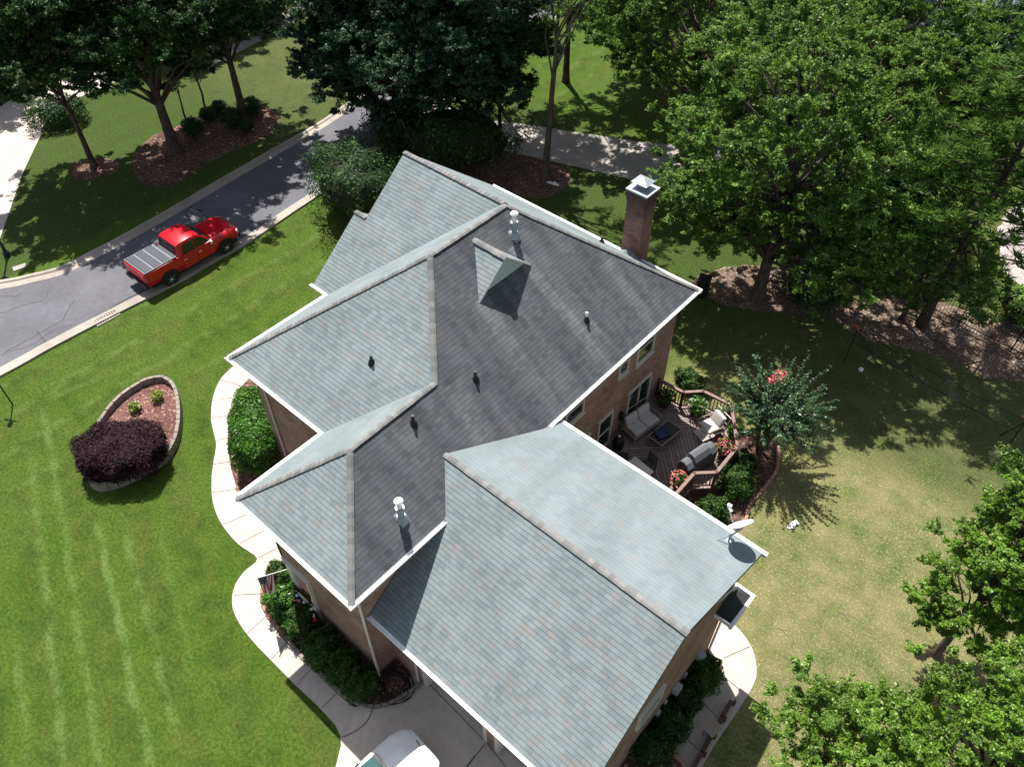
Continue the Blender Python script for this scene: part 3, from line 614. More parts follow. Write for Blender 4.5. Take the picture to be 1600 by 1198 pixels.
for i in range(len(foot)):
    a, b = foot[i], foot[(i+1) % len(foot)]
    if i == 9: wall(pw, (px1, .43), b, 0, wt); wall(pw, (a[0], .43), (px1-.001, .43), pz, wt)
    elif i == 8: wall(pw, a, (a[0], 2.05), 0, wt); wall(pw, (a[0], 2.049), b, pz, wt)
    else:
        pv = Vector(a)-Vector(foot[i-1]); nx_ = Vector(b)-Vector(a); wall(pw, a, b, 0, wt, .16, .161 if pv.x*nx_.y-pv.y*nx_.x > 0 else 0.)
pw.build('wall', M['brick'], house)
gx = 7.10; rz_ = lambda y: gz-.13-gsf*(y-gv)            # the original rear slope line seen on the gable wall
mb = MB(); y0, y1 = 1.14, 8.20
gb = [(y0, 0), (y1, 0), (y1, rz_(y1)+.02), (gv, gz-.17), (y0, zf(y0)-.17)]
mb.add([(gx, y, z) for y, z in gb]+[(gx-.18, y, z) for y, z in gb], [tuple(range(5)), tuple(range(9, 4, -1))]+[(i, 5+i, 5+(i+1) % 5, (i+1) % 5) for i in range(5)])
mb.build('wall', M['brick'], house)
mb = MB(); ck = [(y1, rz_(y1)+.03), (y1, zrr(y1)-.17), (gv+.1, gz-.19)]
mb.add([(gx, y, z) for y, z in ck]+[(gx-.18, y, z) for y, z in ck], [(0, 1, 2), (5, 4, 3), (0, 3, 4, 1), (1, 4, 5, 2), (2, 5, 3, 0)]); mb.build('dormer_cheek', M['dark_siding'], house)
mb = MB(); wall(mb, (y1*0+gx-.18, y1), (-.43, y1), 0, zrr(y1)-.17); mb.build('wall', M['brick'], house)
mb = MB(); a_, c_ = (gx+.035, gv+.12, gz-.235), (gx+.035, gr-.15, rz_(gr-.15)-.04); mb.tube([a_, c_], .035, 6); mb.build('rake_trim', M['cream'], house)
# garage front: brick piers, header, two doors with cream jambs
piers = [(-.43, .94), (3.66, 3.98), (6.62, gx-.18)]; gt = zf(y0)-.20
mb = MB()
for x0, x1 in piers: mb.box(((x0+x1)/2, y0+.10, gt/2), (x1-x0, .20, gt))
for x0, x1 in ((.94, 3.66), (3.98, 6.62)): mb.box(((x0+x1)/2, y0+.10, (2.35+gt)/2), (x1-x0, .20, gt-2.35))
mb.build('wall', M['brick'], house)
for x0, x1 in ((.94, 3.66), (3.98, 6.62)):
    d = MB()
    for k in range(4):
        for j in range(4): d.box((x0+.16+(x1-x0-.32)*(j+.5)/4, y0+.30, .06+.57*(k+.5)), ((x1-x0-.32)/4-.06, .05, .50))
    d.box(((x0+x1)/2, y0+.345, 1.17), (x1-x0-.02, .05, 2.33)); do = d.build('garage_door', M['white'], house, bevel=.008)
    j = MB()
    for x in (x0+.07, x1-.07): j.box((x, y0+.16, 1.17), (.14, .34, 2.34))
    j.box(((x0+x1)/2, y0+.16, 2.30), (x1-x0-.28, .34, .10)); j.build('frame', M['cream'], do)
# gutters with white faces, along every eave
def gutter(pts, nm='gutter'):
    g_ = MB(); pts = [Vector(p) for p in pts]
    for a, b in zip(pts, pts[1:]):
        d = (b-a).normalized(); n = Vector((d.y, -d.x, 0)); q = []
        for e, sgn in ((a, -1), (b, 1)):
            e = e-Vector((0, 0, .015))
            q.append([e+n*.0, e+n*.0-Vector((0, 0, .15)), e+n*.09-Vector((0, 0, .15)), e+n*.125-Vector((0, 0, .06)), e+n*.13, e+n*.105, e+n*.10-Vector((0, 0, .03)), e+n*.02-Vector((0, 0, .03))])
        q[0] = [x-d*.128 if a in pts[1:-1] or True else x for x in q[0]]; q[1] = [x+d*.0 for x in q[1]]
        k = 8; g_.add(q[0]+q[1], [(i, (i+1) % k, k+(i+1) % k, k+i) for i in range(k)]+[tuple(range(k))[::-1], tuple(range(k, 2*k))])
    return g_.build(nm, M['white'], house)
gutter([(-a2, 0, He), (0, 0, He)]); gutter([(0, .0, He), (0, 3.5, He)]); gutter([(0, 8.06, He), (0, V1, He)]); gutter([(0, V1, He), (-uw, V1, He)])
gutter([(-a1, b_, He), (-a2-.13, b_, He)]); gutter([(-a2, b_, He), (-a2, 0, He)]); gutter([(-a1, vW, He), (-a1, b_, He)]); gutter([(-uw2, vW, He), (-a1-.13, vW, He)])
gutter([(-.28, gf, zf(gf)), (7.33, gf, zf(gf))]); gutter([(7.40, gr, zrr(gr)), (.14, gr, zrr(gr))])
# soffits under the eaves
mb = MB(); zz = He-.17
for (xa, ya, xb, yb) in [(-.43, 0, 0, V1), (-a2, 0, -.431, .43), (-a2, .431, -a2+ov, b_), (-a1, b_, -a2-.001, b_+ov), (-a1, b_+ov+.001, -a1+ov, vW), (-uw, V1-.43, -.431, V1)]:
    mb.box(((xa+xb)/2, (ya+yb)/2, zz), (abs(xb-xa), abs(yb-ya), .02))
mb.build('soffit', M['white'], house)
# rainwater pipes
def pipe(pts): p = MB(); p.tube(pts, .042, 6); return p.build('downspout', M['cream'], house)
pipe([(-.02, .30, He-.12), (-.20, .36, He-.4), (-.34, .37, He-.75), (-.34, .37, .12), (-.30, .2, .06)])
q = Gy(418, 625, b_+ov-.05); pipe([(q.x, b_+.02, He-.12), (q.x, b_+ov-.06, He-.5), (q.x, b_+ov-.06, .1)])
pipe([(gx-.2+.26, y1+.02, 3.5), (gx+.06, y1-.02, .1)])
pipe([(.72, y0-.03, zf(gf)-.15), (.72, y0-.05, .08)])
# windows and doors in the back wall (plane x = -.43), shaped by depth: frame proud, pane set back
def wbox(nm, y0_, y1_, z0_, z1_, mull=1, cat='window', rail_=True):
    f = MB(); xx = -.43; t_ = .085
    for y in (y0_+t_/2, y1_-t_/2): f.box((xx+.02, y, (z0_+z1_)/2), (.12, t_, z1_-z0_))
    for z in (z0_+t_/2, z1_-t_/2): f.box((xx+.02, (y0_+y1_)/2, z), (.12, y1_-y0_-2*t_, t_))
    for i in range(1, mull): f.box((xx+.015, y0_+(y1_-y0_)*i/mull, (z0_+z1_)/2), (.11, .07, z1_-z0_-2*t_))
    if rail_: f.box((xx+.012, (y0_+y1_)/2, (z0_+z1_)/2), (.09, y1_-y0_-2*t_-.001, .05))
    o = f.build(nm, M['cream'], house, bevel=.006)
    g_ = MB().box((xx+.012, (y0_+y1_)/2, (z0_+z1_)/2), (.03, y1_-y0_-.12, z1_-z0_-.12)); g_.build('pane', M['glass'], o)
    if cat == 'window': MB().box((xx+.05, (y0_+y1_)/2, z0_-.035), (.16, y1_-y0_+.1, .06)).build('sill', M['cream'], o)
    return o
wbox('window', 13.86, 14.98, 3.9, 5.3); wbox('window', 12.72, 13.32, 4.15, 5.3); wbox('window', 9.62, 10.68, 4.1, 5.3); wbox('window', 8.75, 9.45, 4.1, 5.3)
wbox('patio_door', 13.70, 15.28, .50, 2.5, 2, 'door', False); dd = wbox('back_door', 11.80, 12.72, .50, 2.45, 1, 'door'); MB().ell((-.36, 12.55, 1.4), (.04, .04, .04)).build('handle', M['steel'], dd)
wbox('window', 10.0, 11.3, 1.0, 2.4, 2)
o = MB().box((-.36, 13.33, 1.72), (.14, .14, .06)).box((-.33, 13.33, 1.52), (.13, .13, .34), taper=.75).box((-.41, 13.33, 1.6), (.05, .10, .4)).build('wall_lantern', M['black'], house)
# window and meters on the garage gable
f = MB()
for y in (3.62, 4.78): f.box((gx+.03, y, 2.85), (.10, .08, 1.06))
for z in (2.36, 3.34): f.box((gx+.03, 4.2, z), (.12, 1.08, .08))
f.box((gx+.02, 4.2, 2.85), (.08, 1.08, .05)); fo = f.build('window', M['cream'], house); MB().box((gx+.012, 4.2, 2.85), (.03, 1.08, .92)).build('pane', M['glass'], fo)
for y, z, d in ((7.25, 1.15, (.18, .26, .38)), (6.55, .85, (.08, .14, .2)), (5.95, 1.0, (.2, .28, .36)), (5.45, .8, (.08, .14, .18)), (5.05, .75, (.12, .18, .26))):
    mb = MB().box((gx+d[0]/2+.002, y, z), d); mb.tube([(gx+.05, y, z-d[2]/2), (gx+.05, y, .05)], .03, 6); mb.build('meter_box', plain('meter_grey', (.36, .36, .37), .5) if 'meter_grey' not in bpy.data.materials else bpy.data.materials['meter_grey'], house, bevel=.012)
mb = MB().cyl((gx+.24, 7.25, 1.2), (gx+.17, 7.25, 1.2), .11, n=14); mb.build('meter_dial', M['steel'], house)
# eave return at the gable foot: a little hipped roof with its own gutter
rx0, rx1, ry0, ry1, rz0 = 6.95, 7.60, 7.42, 8.60, rz_(8.6)-.22
mb = MB().add([(rx0, ry0, rz0), (rx1, ry0, rz0), (rx1, ry1, rz0), (rx0, ry1, rz0), (rx0, ry0+.45, rz0+.34), (rx0, ry1-.45, rz0+.34)], [(0, 1, 5, 4) if False else (0, 1, 4), (1, 2, 5, 4), (2, 3, 5), (3, 0, 4, 5), (3, 2, 1, 0)])
ro = mb.build('eave_return', M['dark_siding'], house)
mb = MB().box((rx1+.05, (ry0+ry1)/2, rz0-.03), (.10, ry1-ry0+.2, .14)).box(((rx0+rx1)/2, ry1+.05, rz0-.03), (rx1-rx0, .10, .139)).box(((rx0+rx1)/2, ry0-.04, rz0-.05), (rx1-rx0, .06, .10)); mb.build('gutter', M['white'], ro)
# mock dormer on the back slope
zD = lambda x: He-s_*x
dr0, dap, dtp = Vector(( -4.78, 10.10, zD(-4.78))), None, None
yd, xf = 10.06, -3.56; hw = 1.16; zr_ = zD(xf)+.98; xb_ = (He-zr_)/s_-.02
lf, rf_ = (xf, yd-hw, zD(xf)+.02), (xf, yd+hw, zD(xf)+.02)
dm = MB().add([(xf, yd-hw, zD(xf)-.2), (xf, yd+hw, zD(xf)-.2), rf_, (xf, yd, zr_-.06), lf], [(0, 1, 2, 3, 4)]); dormer = dm.build('dormer', plain('dormer_siding', (.40, .45, .47), .8, .2, var=.08), house)
uvl = dormer.data.uv_layers.new(name='UVMap')
for i, l in enumerate(dormer.data.loops): c_ = dormer.data.vertices[l.vertex_index].co; uvl.data[i].uv = (c_.y, c_.z)
xo = xf+.14
for sg in (-1, 1):
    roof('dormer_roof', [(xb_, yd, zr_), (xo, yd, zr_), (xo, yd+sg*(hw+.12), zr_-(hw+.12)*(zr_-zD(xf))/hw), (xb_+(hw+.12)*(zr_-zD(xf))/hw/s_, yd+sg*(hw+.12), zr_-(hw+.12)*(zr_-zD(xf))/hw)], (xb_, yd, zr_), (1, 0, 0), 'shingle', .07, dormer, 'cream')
caps([((xb_, yd, zr_), (xo, yd, zr_))], .13); bpy.context.view_layer.update()
# flues, plumbing vents
def flue(x, y, h, dent=0):
    z = zD(x); t_ = MB().cyl((x, y, z-.1), (x, y, z+h*.55), .10, n=14).lathe([(.21, 0), (.16, .14), (.12, .22), (.1, .22)], (x, y, z-.06), 16).cyl((x, y, z+h*.5), (x, y, z+h*.58), .135, n=14)
    o = t_.build('flue', M['steel'], house, smooth=False); k = MB().cyl((x, y, z+h*.58), (x, y, z+h*.92), .075, n=12).lathe([(.02, .0), (.13, .0), (.135, .03), (.10, .08), (.03, .10)], (x, y, z+h*.9), 18); k.build('flue_cap', M['white'], o)
    MB().add([(x-.16, y-.15, zD(x-.16)+.012), (x+.2, y-.15, zD(x+.2)+.012), (x+.2, y+.15, zD(x+.2)+.012), (x-.16, y+.15, zD(x-.16)+.012)], [(0, 1, 2, 3)]).build('flashing', M['steel'], o)
flue(-4.30, 11.45, .92); flue(-.66, 2.52, .90)
def vent(P, h=.32, white=True, n=(.8, 0, 1)):
    o = MB().lathe([(.13, -.08), (.10, .06), (.06, .12), (.05, .12)], tuple(P), 12).cyl(P, (P[0], P[1], P[2]+h*.6), .045, n=10).build('vent_pipe', M['rubber'], house)
    MB().cyl((P[0], P[1], P[2]+h*.55), (P[0], P[1], P[2]+h), .05, n=10).build('pipe_top', M['white'] if white else M['black'], o)
def on_plane(px, py, n, c):
    d = CFW+CRT*((px-800)/CF)+CUP*((599-py)/CF); n = Vector(n); return CAM+d*((c-n.dot(CAM))/n.dot(d))
for q, wh in (((916, 500), 1), ((743, 592), 0), ((646, 661), 0)): vent(on_plane(*q, (s_, 0, 1), He), .34, wh)
vent(on_plane(581, 566, (0, -s_, 1), He-s_*b_), .3, False); vent(on_plane(940, 379, (0, s_, 1), He+s_*V1), .26, False)
# chimney outside the far wall, with metal cap, and the cricket behind it
cx0, cx1, cy0, cy1, ct = -2.62, -1.72, V1-.50, V1+.42, 9.75
ct = 8.85; cx0, cx1, cy0, cy1 = -3.47, -2.58, 16.70, 17.50; cxc, cyc = (cx0+cx1)/2, (cy0+cy1)/2
ch = MB().box(((cx0+cx1)/2, (cy0+cy1)/2, (ct-.42)/2), (cx1-cx0-.1, cy1-cy0-.1, ct-.42)).box(((cx0+cx1)/2, (cy0+cy1)/2, ct-.32), (cx1-cx0-.04, cy1-cy0-.04, .22)).box(((cx0+cx1)/2, (cy0+cy1)/2, ct-.12), (cx1-cx0, cy1-cy0, .24)).build('chimney', M['brick_red'], house)
k = MB().box(((cx0+cx1)/2, (cy0+cy1)/2, ct+.03), (cx1-cx0+.06, cy1-cy0+.06, .06)).box((cxc-.05, cyc+.05, ct+.16), (.36, .32, .24))
k.add([(cxc-.05+a*.34, cyc+.05+b*.30, ct+.30) for a, b in ((-1, -1), (1, -1), (1, 1), (-1, 1))]+[(cxc-.05, cyc+.05, ct+.45)], [(0, 1, 4), (1, 2, 4), (2, 3, 4), (3, 0, 4), (3, 2, 1, 0)]); k.build('chimney_cap', M['steel'], ch)
zV = lambda y: He+s_*(V1-y)
yk = cy0+.06; roof('cricket', [(cxc, yk, zV(yk)+.38), (cxc, yk-.5, zV(yk-.5)-.01), (cx1+.05, yk, zV(yk)-.01)], (cxc, yk, zV(yk)), (0, 1, 0), 'shingle', .03, ch); roof('cricket', [(cxc, yk, zV(yk)+.38), (cx0-.05, yk, zV(yk)-.01), (cxc, yk-.5, zV(yk-.5)-.01)], (cxc, yk, zV(yk)), (0, 1, 0), 'shingle', .03, ch)
# porch: post, floor, step, rail
pp = MB().box((-4.46, .60, 1.31), (.34, .34, 2.62)).box((-4.46, .60, .22), (.42, .42, .2)).box((-4.46, .60, 2.5), (.42, .42, .16)).build('porch_post', M['cream'], house, bevel=.01)
MB().box((-3.9, 1.25, .12), (1.5, 1.9, .24)).box((-5.0, 1.3, .08), (.5, 1.3, .16)).build('porch_floor', M['redbrick'], house)
MB().box((-3.8, 2.08, 1.3), (1.18, .06, 2.6)).build('front_door', M['rail'], house)
MB().box((px1-.015, .40, pz/2+.12), (.07, .16, pz-.24)).box(((px0+px1)/2, .40, pz+.05), (px1-px0+.1, .16, .10)).build('porch_trim', M['cream'], house)
pr = MB().box((-3.75, .30, .95), (1.1, .07, .06)).box((-3.75, .30, .36), (1.1, .05, .05))
for i in range(9): pr.box((-4.25+i*.125, .30, .65), (.03, .03, .55))
pr.build('porch_rail', M['cream'], house)
# ================================================================== VEHICLES
def loft(mb_, secs, mi=0, cap=True):
    """secs: list of cross-sections with the same number of points, joined in order"""
    k = len(secs[0]); vs = [p for s in secs for p in s]; fs = []
    for i in range(len(secs)-1):
        for j in range(k-1): fs.append((i*k+j, i*k+j+1, (i+1)*k+j+1, (i+1)*k+j))
    if cap: fs += [tuple(range(k))[::-1], tuple((len(secs)-1)*k+j for j in range(k))]
    return mb_.add(vs, fs, mi)
def body_secs(rows):
    """rows: (y, half width low, half width belt, half width top, z low, z belt, z top) -> closed half-rounded sections across x"""
    out = []
    for y, wl, wb, wt_, zl, zb, zt in rows:
        pr_ = [(wl*.92, zl), (wl, zl+.08), (wb, zl+(zb-zl)*.55), (wb, zb-.06), (wb-.02, zb), (wt_+(wb-wt_)*.35, zb+(zt-zb)*.55), (wt_, zt-.015), (wt_*.86, zt+.008), (wt_*.4, zt+.02)]
        out.append([(-x, y, z) for x, z in pr_]+[(x, y, z) for x, z in reversed(pr_)])
    return out
M['red'] = NT('red_paint', .28, .5).out((.50, .004, .016)); M['red'].node_tree.nodes['Principled BSDF'].inputs['Coat Weight'].default_value = .15
M['car_white'] = NT('white_car_paint', .22, .5).out((.84, .85, .86)); M['car_white'].node_tree.nodes['Principled BSDF'].inputs['Coat Weight'].default_value = .5
M['chrome'] = plain('bright_alloy', (.62, .62, .64), .3, .5, .25, .04)
M['lamp_red'] = NT('tail_lamp', .2, .6).out((.35, .01, .01)); M['lamp_clear'] = NT('head_lamp', .12, .7).out((.55, .58, .6))
M['tint'] = NT('tinted_glass', .05, .8).out((.008, .009, .010)); M['screen'] = NT('windscreen', .05, .8).out((.05, .11, .11))
M['tonneau'] = plain('black_tonneau', (.040, .046, .058), .55, .3, var=.2, scale=6); M['ton_rail'] = plain('tonneau_hinge', (.15, .165, .20), .45, .4, var=.1)
def wheel(parent, x, y, r, side, spokes=6, wd=.25):
    t_ = MB(); prof = [(r*.60, -wd/2), (r*.90, -wd/2), (r, -wd*.36), (r, wd*.36), (r*.90, wd/2), (r*.60, wd/2)]
    Mx = Matrix.Translation((x, y, r)) @ Matrix.Rotation(R(90), 4, 'Y')
    vs = []; n = 26; k = len(prof)
    t_.lathe(prof, (0, 0, 0), n, 0, Mx); wh = t_.build('wheel', M['rubber'], parent)
    q = MB(); q.lathe([(.05, -.02), (r*.60, -.02), (r*.62, .03), (r*.55, .02), (r*.52, -.01), (.05, -.01)], (0, 0, 0), n, 0, Mx @ Matrix.Translation((0, 0, side*wd*.38)))
    for i in range(spokes):
        a = 2*math.pi*i/spokes; Ms = Mx @ Matrix.Translation((0, 0, side*wd*.42)) @ Matrix.Rotation(a, 4, 'Z')
        q.box((r*.30, 0, 0), (r*.56, .055, .04), 0, 0, Ms)
    q.lathe([(.0, -.02), (.075, -.02), (.075, .03), (.0, .035)], (0, 0, 0), 12, 0, Mx @ Matrix.Translation((0, 0, side*wd*.42))); q.build('rim', M['chrome'], wh); return wh
# red pickup: local +y is forward
g0 = G(267.5, 435, .4); g1 = G(352, 386.5, .4); gm = (g0+g1)/2
tk = thing('pickup_truck', 'red crew-cab pickup with a black folding bed cover parked along the near kerb', 'pickup truck', (gm.x-.90, gm.y-.06, .005), math.atan2(g1.y-g0.y, g1.x-g0.x)-R(90))
bt = 1.30; hw = .93
lb = MB(); rows = [(-2.68, .86, .90, .88, .55, .95, 1.24), (-2.60, .89, .94, .90, .50, .98, 1.27), (-1.2, .90, .94, .90, .42, 1.0, 1.28), (-.85, .90, .945, .90, .42, 1.02, 1.22), (.95, .90, .945, .88, .42, 1.02, 1.16), (1.15, .90, .95, .84, .42, 1.02, 1.17), (2.1, .90, .95, .80, .46, .98, 1.13), (2.45, .86, .92, .76, .50, .94, 1.07), (2.64, .74, .80, .66, .55, .88, .96)]
loft(lb, body_secs(rows)); body = lb.build('body', M['red'], tk, smooth=True)
mdf = body.modifiers.new('edges', 'EDGE_SPLIT'); mdf.split_angle = R(38)
cb = MB()     # cab with glasshouse
def cab_sec(y, wl, wt_, zb, zt): return [(-wl, y, zb), (-wl+.02, y, zb+.04), (-wt_-.03, y, zt-.10), (-wt_+.02, y, zt-.02), (-wt_*.6, y, zt+.02), (wt_*.6, y, zt+.02), (wt_-.02, y, zt-.02), (wt_+.03, y, zt-.10), (wl-.02, y, zb+.04), (wl, y, zb)]
loft(cb, [cab_sec(-.86, .90, .70, 1.18, 1.30), cab_sec(-.72, .90, .72, 1.15, 1.72), cab_sec(-.55, .90, .73, 1.14, 1.80), cab_sec(.05, .90, .73, 1.12, 1.82), cab_sec(.42, .90, .72, 1.12, 1.78), cab_sec(.55, .90, .71, 1.12, 1.70), cab_sec(1.16, .88, .74, 1.12, 1.19)])
cab = cb.build('cab', M['red'], tk, smooth=True); mdf = cab.modifiers.new('edges', 'EDGE_SPLIT'); mdf.split_angle = R(32)
def quadpane(nm, pts, mat, parent=tk, off=.012):
    P = [Vector(p) for p in pts]; n = (P[1]-P[0]).cross(P[2]-P[0]).normalized()*off; k = len(P)
    return MB().add([tuple(p+n) for p in P]+[tuple(p-n) for p in P], [tuple(range(k)), tuple(reversed(range(k, 2*k)))]+[(i, k+i, k+(i+1) % k, (i+1) % k) for i in range(k)]).build(nm, M[mat], parent)
quadpane('windscreen', [(-.70, 1.12, 1.235), (.70, 1.12, 1.235), (.64, .60, 1.69), (-.64, .60, 1.69)], 'tint', off=.025)
quadpane('rear_window', [(.66, -.855, 1.33), (-.66, -.855, 1.33), (-.62, -.755, 1.68), (.62, -.755, 1.68)], 'tint', off=.02)
for sg in (-1, 1):
    f = lambda y, z: (sg*(.895-(z-1.16)*.245+.008), y, z)
    quadpane('side_window', [f(-.60, 1.22), f(.10, 1.22), f(.10, 1.66), f(-.42, 1.66)][::sg], 'tint', off=.014)
    quadpane('side_window', [f(.16, 1.22), f(1.0, 1.22), f(.55, 1.62), f(.48, 1.66), f(.16, 1.66)][::sg], 'tint', off=.014)
    for y0_, y1_, hy in ((-.70, .11, -.02), (.145, 1.05, .30)):
        d = MB().box((sg*.948, (y0_+y1_)/2, .79), (.022, y1_-y0_, .60)).build('door', M['red'], tk, bevel=.02); MB().box((sg*.968, y0_+.14, .98), (.03, .17, .035)).build('handle', M['chrome'], d, bevel=.008)
    MB().box((sg*1.03, .93, 1.20), (.20, .10, .17)).box((sg*.92, .95, 1.17), (.12, .05, .05)).build('wing_mirror', M['chrome'], tk, bevel=.02)
    MB().box((sg*.80, 2.50, .90), (.24, .16, .13), sg*-.5).build('headlight', M['lamp_clear'], tk, bevel=.015)
    MB().box((sg*.87, -2.655, .98), (.14, .08, .36)).build('tail_light', M['lamp_red'], tk, bevel=.015)
    for y in (-1.56, 1.68):
        wheel(tk, sg*.86, y, .395, sg); 
        a = MB()
        for k in range(11):
            q0, q1 = math.pi*(k/11-.0), math.pi*((k+1)/11)
            p = lambda q, r: (y+math.cos(q)*r, .40+math.sin(q)*r)
            a.add([(sg*(.952), *p(q0, .43)), (sg*.952, *p(q1, .43)), (sg*.975, *p(q1, .43)), (sg*.975, *p(q0, .43)), (sg*.952, *p(q0, .51)), (sg*.952, *p(q1, .51)), (sg*.975, *p(q1, .51)), (sg*.975, *p(q0, .51))], [(0, 1, 2, 3), (4, 7, 6, 5), (3, 2, 6, 7), (0, 4, 5, 1), (0, 3, 7, 4), (1, 5, 6, 2)])
        a.build('wheel_arch', M['rubber'], tk)
        w_a = MB()
        for k in range(13):
            pass
        d = [(y+math.cos(math.pi*k/14)*.45, .40+math.sin(math.pi*k/14)*.45) for k in range(15)]
        w_a.add([(sg*.953, *q) for q in d]+[(sg*.60, *q) for q in d], [tuple(range(15))] + [(i, i+1, 16+i, 15+i) for i in range(14)]); w_a.build('wheel_well', M['black'], tk)
tn = MB()
for i in range(3):
    y0_ = -2.60+i*.50; tn.box((0, y0_+.235, 1.305), (1.66, .40, .03))
tn.box((0, -1.01, 1.305), (1.66, .24, .03)); tn.box((0, -1.78, 1.292), (1.70, 1.74, .02)); tno = tn.build('bed_cover', M['tonneau'], tk, bevel=.006)
h = MB()
for y in (-2.135, -1.635, -1.135): h.box((0, y, 1.314), (1.66, .075, .025))
h.box((0, -2.63, 1.31), (1.70, .04, .03)); h.box((.85, -1.75, 1.31), (.03, 1.72, .03)); h.box((-.85, -1.75, 1.31), (.03, 1.72, .03)); h.build('hinge_strip', M['ton_rail'], tno)
MB().box((0, -2.70, .98), (1.58, .04, .50)).box((0, -2.72, 1.12), (.36, .03, .10)).build('tailgate', M['red'], tk, bevel=.012)
MB().box((0, -2.76, .56), (1.72, .16, .20)).build('rear_bumper', M['black'], tk, bevel=.03); MB().box((0, 2.62, .58), (1.6, .18, .24)).build('front_bumper', M['black'], tk, bevel=.04)
MB().box((0, 2.655, .84), (1.05, .06, .20)).build('grille', M['black'], tk, bevel=.01); MB().box((0, -2.845, .60), (.32, .015, .14)).build('number_plate', M['white'], tk)
MB().box((0, 0, .34), (1.5, 4.9, .14)).build('chassis', M['black'], tk)
# bicycle wheel seen beyond the bonnet
bq = G(322, 338, .35)
bk = thing('bicycle', 'grey bicycle standing in the road beyond the bonnet of the red pickup', 'bicycle', (bq.x-.15, bq.y-.35, .005), R(105))
for yy in (-.5, .5):
    Mx = Matrix.Translation((0, yy, .33)) @ Matrix.Rotation(R(90), 4, 'Y'); q = MB(); q.tube([(Mx @ Vector((math.cos(a)*.315, math.sin(a)*.315, 0))) for a in [2*math.pi*k/24 for k in range(24)]], .018, 6, closed=True); wo = q.build('wheel', M['rubber'], bk)
    q = MB(); q.tube([(Mx @ Vector((math.cos(a)*.293, math.sin(a)*.293, 0))) for a in [2*math.pi*k/24 for k in range(24)]], .011, 5, closed=True)
    for k in range(10): a = 2*math.pi*k/10; q.tube([Mx @ Vector((0, 0, 0)), Mx @ Vector((math.cos(a)*.29, math.sin(a)*.29, 0))], .003, 3)
    q.build('rim', M['steel'], wo)
q = MB()
for a, b in (((0, -.5, .33), (0, -.12, .30)), ((0, -.12, .30), (0, .36, .74)), ((0, -.20, .78), (0, .34, .80)), ((0, -.12, .30), (0, -.22, .86)), ((0, -.5, .33), (0, -.20, .76)), ((0, .5, .33), (0, .34, .92))): q.tube([a, b], .017, 6)
q.build('frame', M['steel'], bk); MB().tube([(-.28, .26, .94), (-.2, .33, .95), (.2, .33, .95), (.28, .26, .94)], .014, 6).build('handlebar', M['black'], bk); MB().box((0, -.24, .89), (.13, .26, .05)).build('saddle', M['black'], bk, bevel=.02)
# white car on the drive, nose to the garage
cw = thing('white_car', 'white car on the driveway with its bonnet towards the garage', 'car', (2.36, -2.58, .03), R(-3))
lb = MB(); rows = [(-2.25, .80, .84, .70, .45, .8, .98), (-2.15, .86, .91, .78, .38, .84, 1.04), (-1.2, .88, .93, .80, .30, .92, 1.06), (.6, .88, .93, .80, .30, .92, 1.03), (1.0, .88, .93, .78, .32, .90, 1.02), (1.7, .87, .92, .74, .36, .86, .96), (2.1, .78, .84, .64, .40, .78, .87), (2.30, .60, .66, .50, .46, .68, .74)]
loft(lb, body_secs(rows)); body = lb.build('body', M['car_white'], cw, smooth=True); mdf = body.modifiers.new('edges', 'EDGE_SPLIT'); mdf.split_angle = R(40)
cb = MB(); loft(cb, [cab_sec(-2.1, .82, .62, .98, 1.10), cab_sec(-1.85, .84, .66, .98, 1.46), cab_sec(-1.0, .86, .68, .98, 1.60), cab_sec(-.2, .86, .68, .98, 1.60), cab_sec(.08, .86, .67, .98, 1.54), cab_sec(.98, .84, .74, .96, 1.03)]); cab = cb.build('cab', M['car_white'], cw, smooth=True); mdf = cab.modifiers.new('edges', 'EDGE_SPLIT'); mdf.split_angle = R(32)
quadpane('windscreen', [(-.72, .95, 1.07), (.72, .95, 1.07), (.62, .14, 1.52), (-.62, .14, 1.52)], 'screen', cw, .03)
quadpane('rear_window', [(.64, -2.06, 1.14), (-.64, -2.06, 1.14), (-.60, -1.88, 1.42), (.60, -1.88, 1.42)], 'tint', cw, .025)
MB().box((0, 1.03, 1.045), (1.50, .13, .05)).build('scuttle_grille', M['black'], cw, bevel=.01)
wp = MB().tube([(-.5, 1.05, 1.085), (.1, .86, 1.16)], .014, 5).tube([(.1, 1.05, 1.085), (.62, .82, 1.18)], .014, 5); wp.build('wiper', M['black'], cw)
for sg in (-1, 1):
    f = lambda y, z: (sg*(.85-(z-1.0)*.33+.012), y, z)
    quadpane('side_window', [f(-.75, 1.06), f(.62, 1.06), f(.10, 1.46), f(-.75, 1.50)][::sg], 'tint', cw, .014)
    MB().box((sg*1.0, .55, 1.06), (.20, .10, .14)).box((sg*.90, .56, 1.04), (.1, .05, .05)).build('wing_mirror', M['car_white'], cw, bevel=.02)
    MB().box((sg*.62, 2.06, .80), (.30, .20, .09), sg*-.55).build('headlight', M['lamp_clear'], cw, bevel=.02)
    MB().box((sg*.80, -2.22, .85), (.16, .10, .22)).build('tail_light', M['lamp_red'], cw, bevel=.02)
    d = MB().box((sg*.930, -.05, .66), (.02, 1.25, .50)).build('door', M['car_white'], cw, bevel=.02); MB().box((sg*.95, -.5, .86), (.03, .17, .035)).build('handle', M['chrome'], d)
    for y in (-1.35, 1.42): wheel(cw, sg*.80, y, .34, sg, 5, .22)
for a, b in (((-.22, 2.15, .80), (-.05, 2.19, .79)), ((.25, 2.12, .81), (.42, 2.06, .82))): MB().box(((a[0]+b[0])/2, (a[1]+b[1])/2, .845), (.20, .022, .05), -.15).build('bonnet_slot', M['black'], cw)
MB().box((0, 2.27, .52), (1.1, .10, .22)).build('grille', M['black'], cw, bevel=.02)

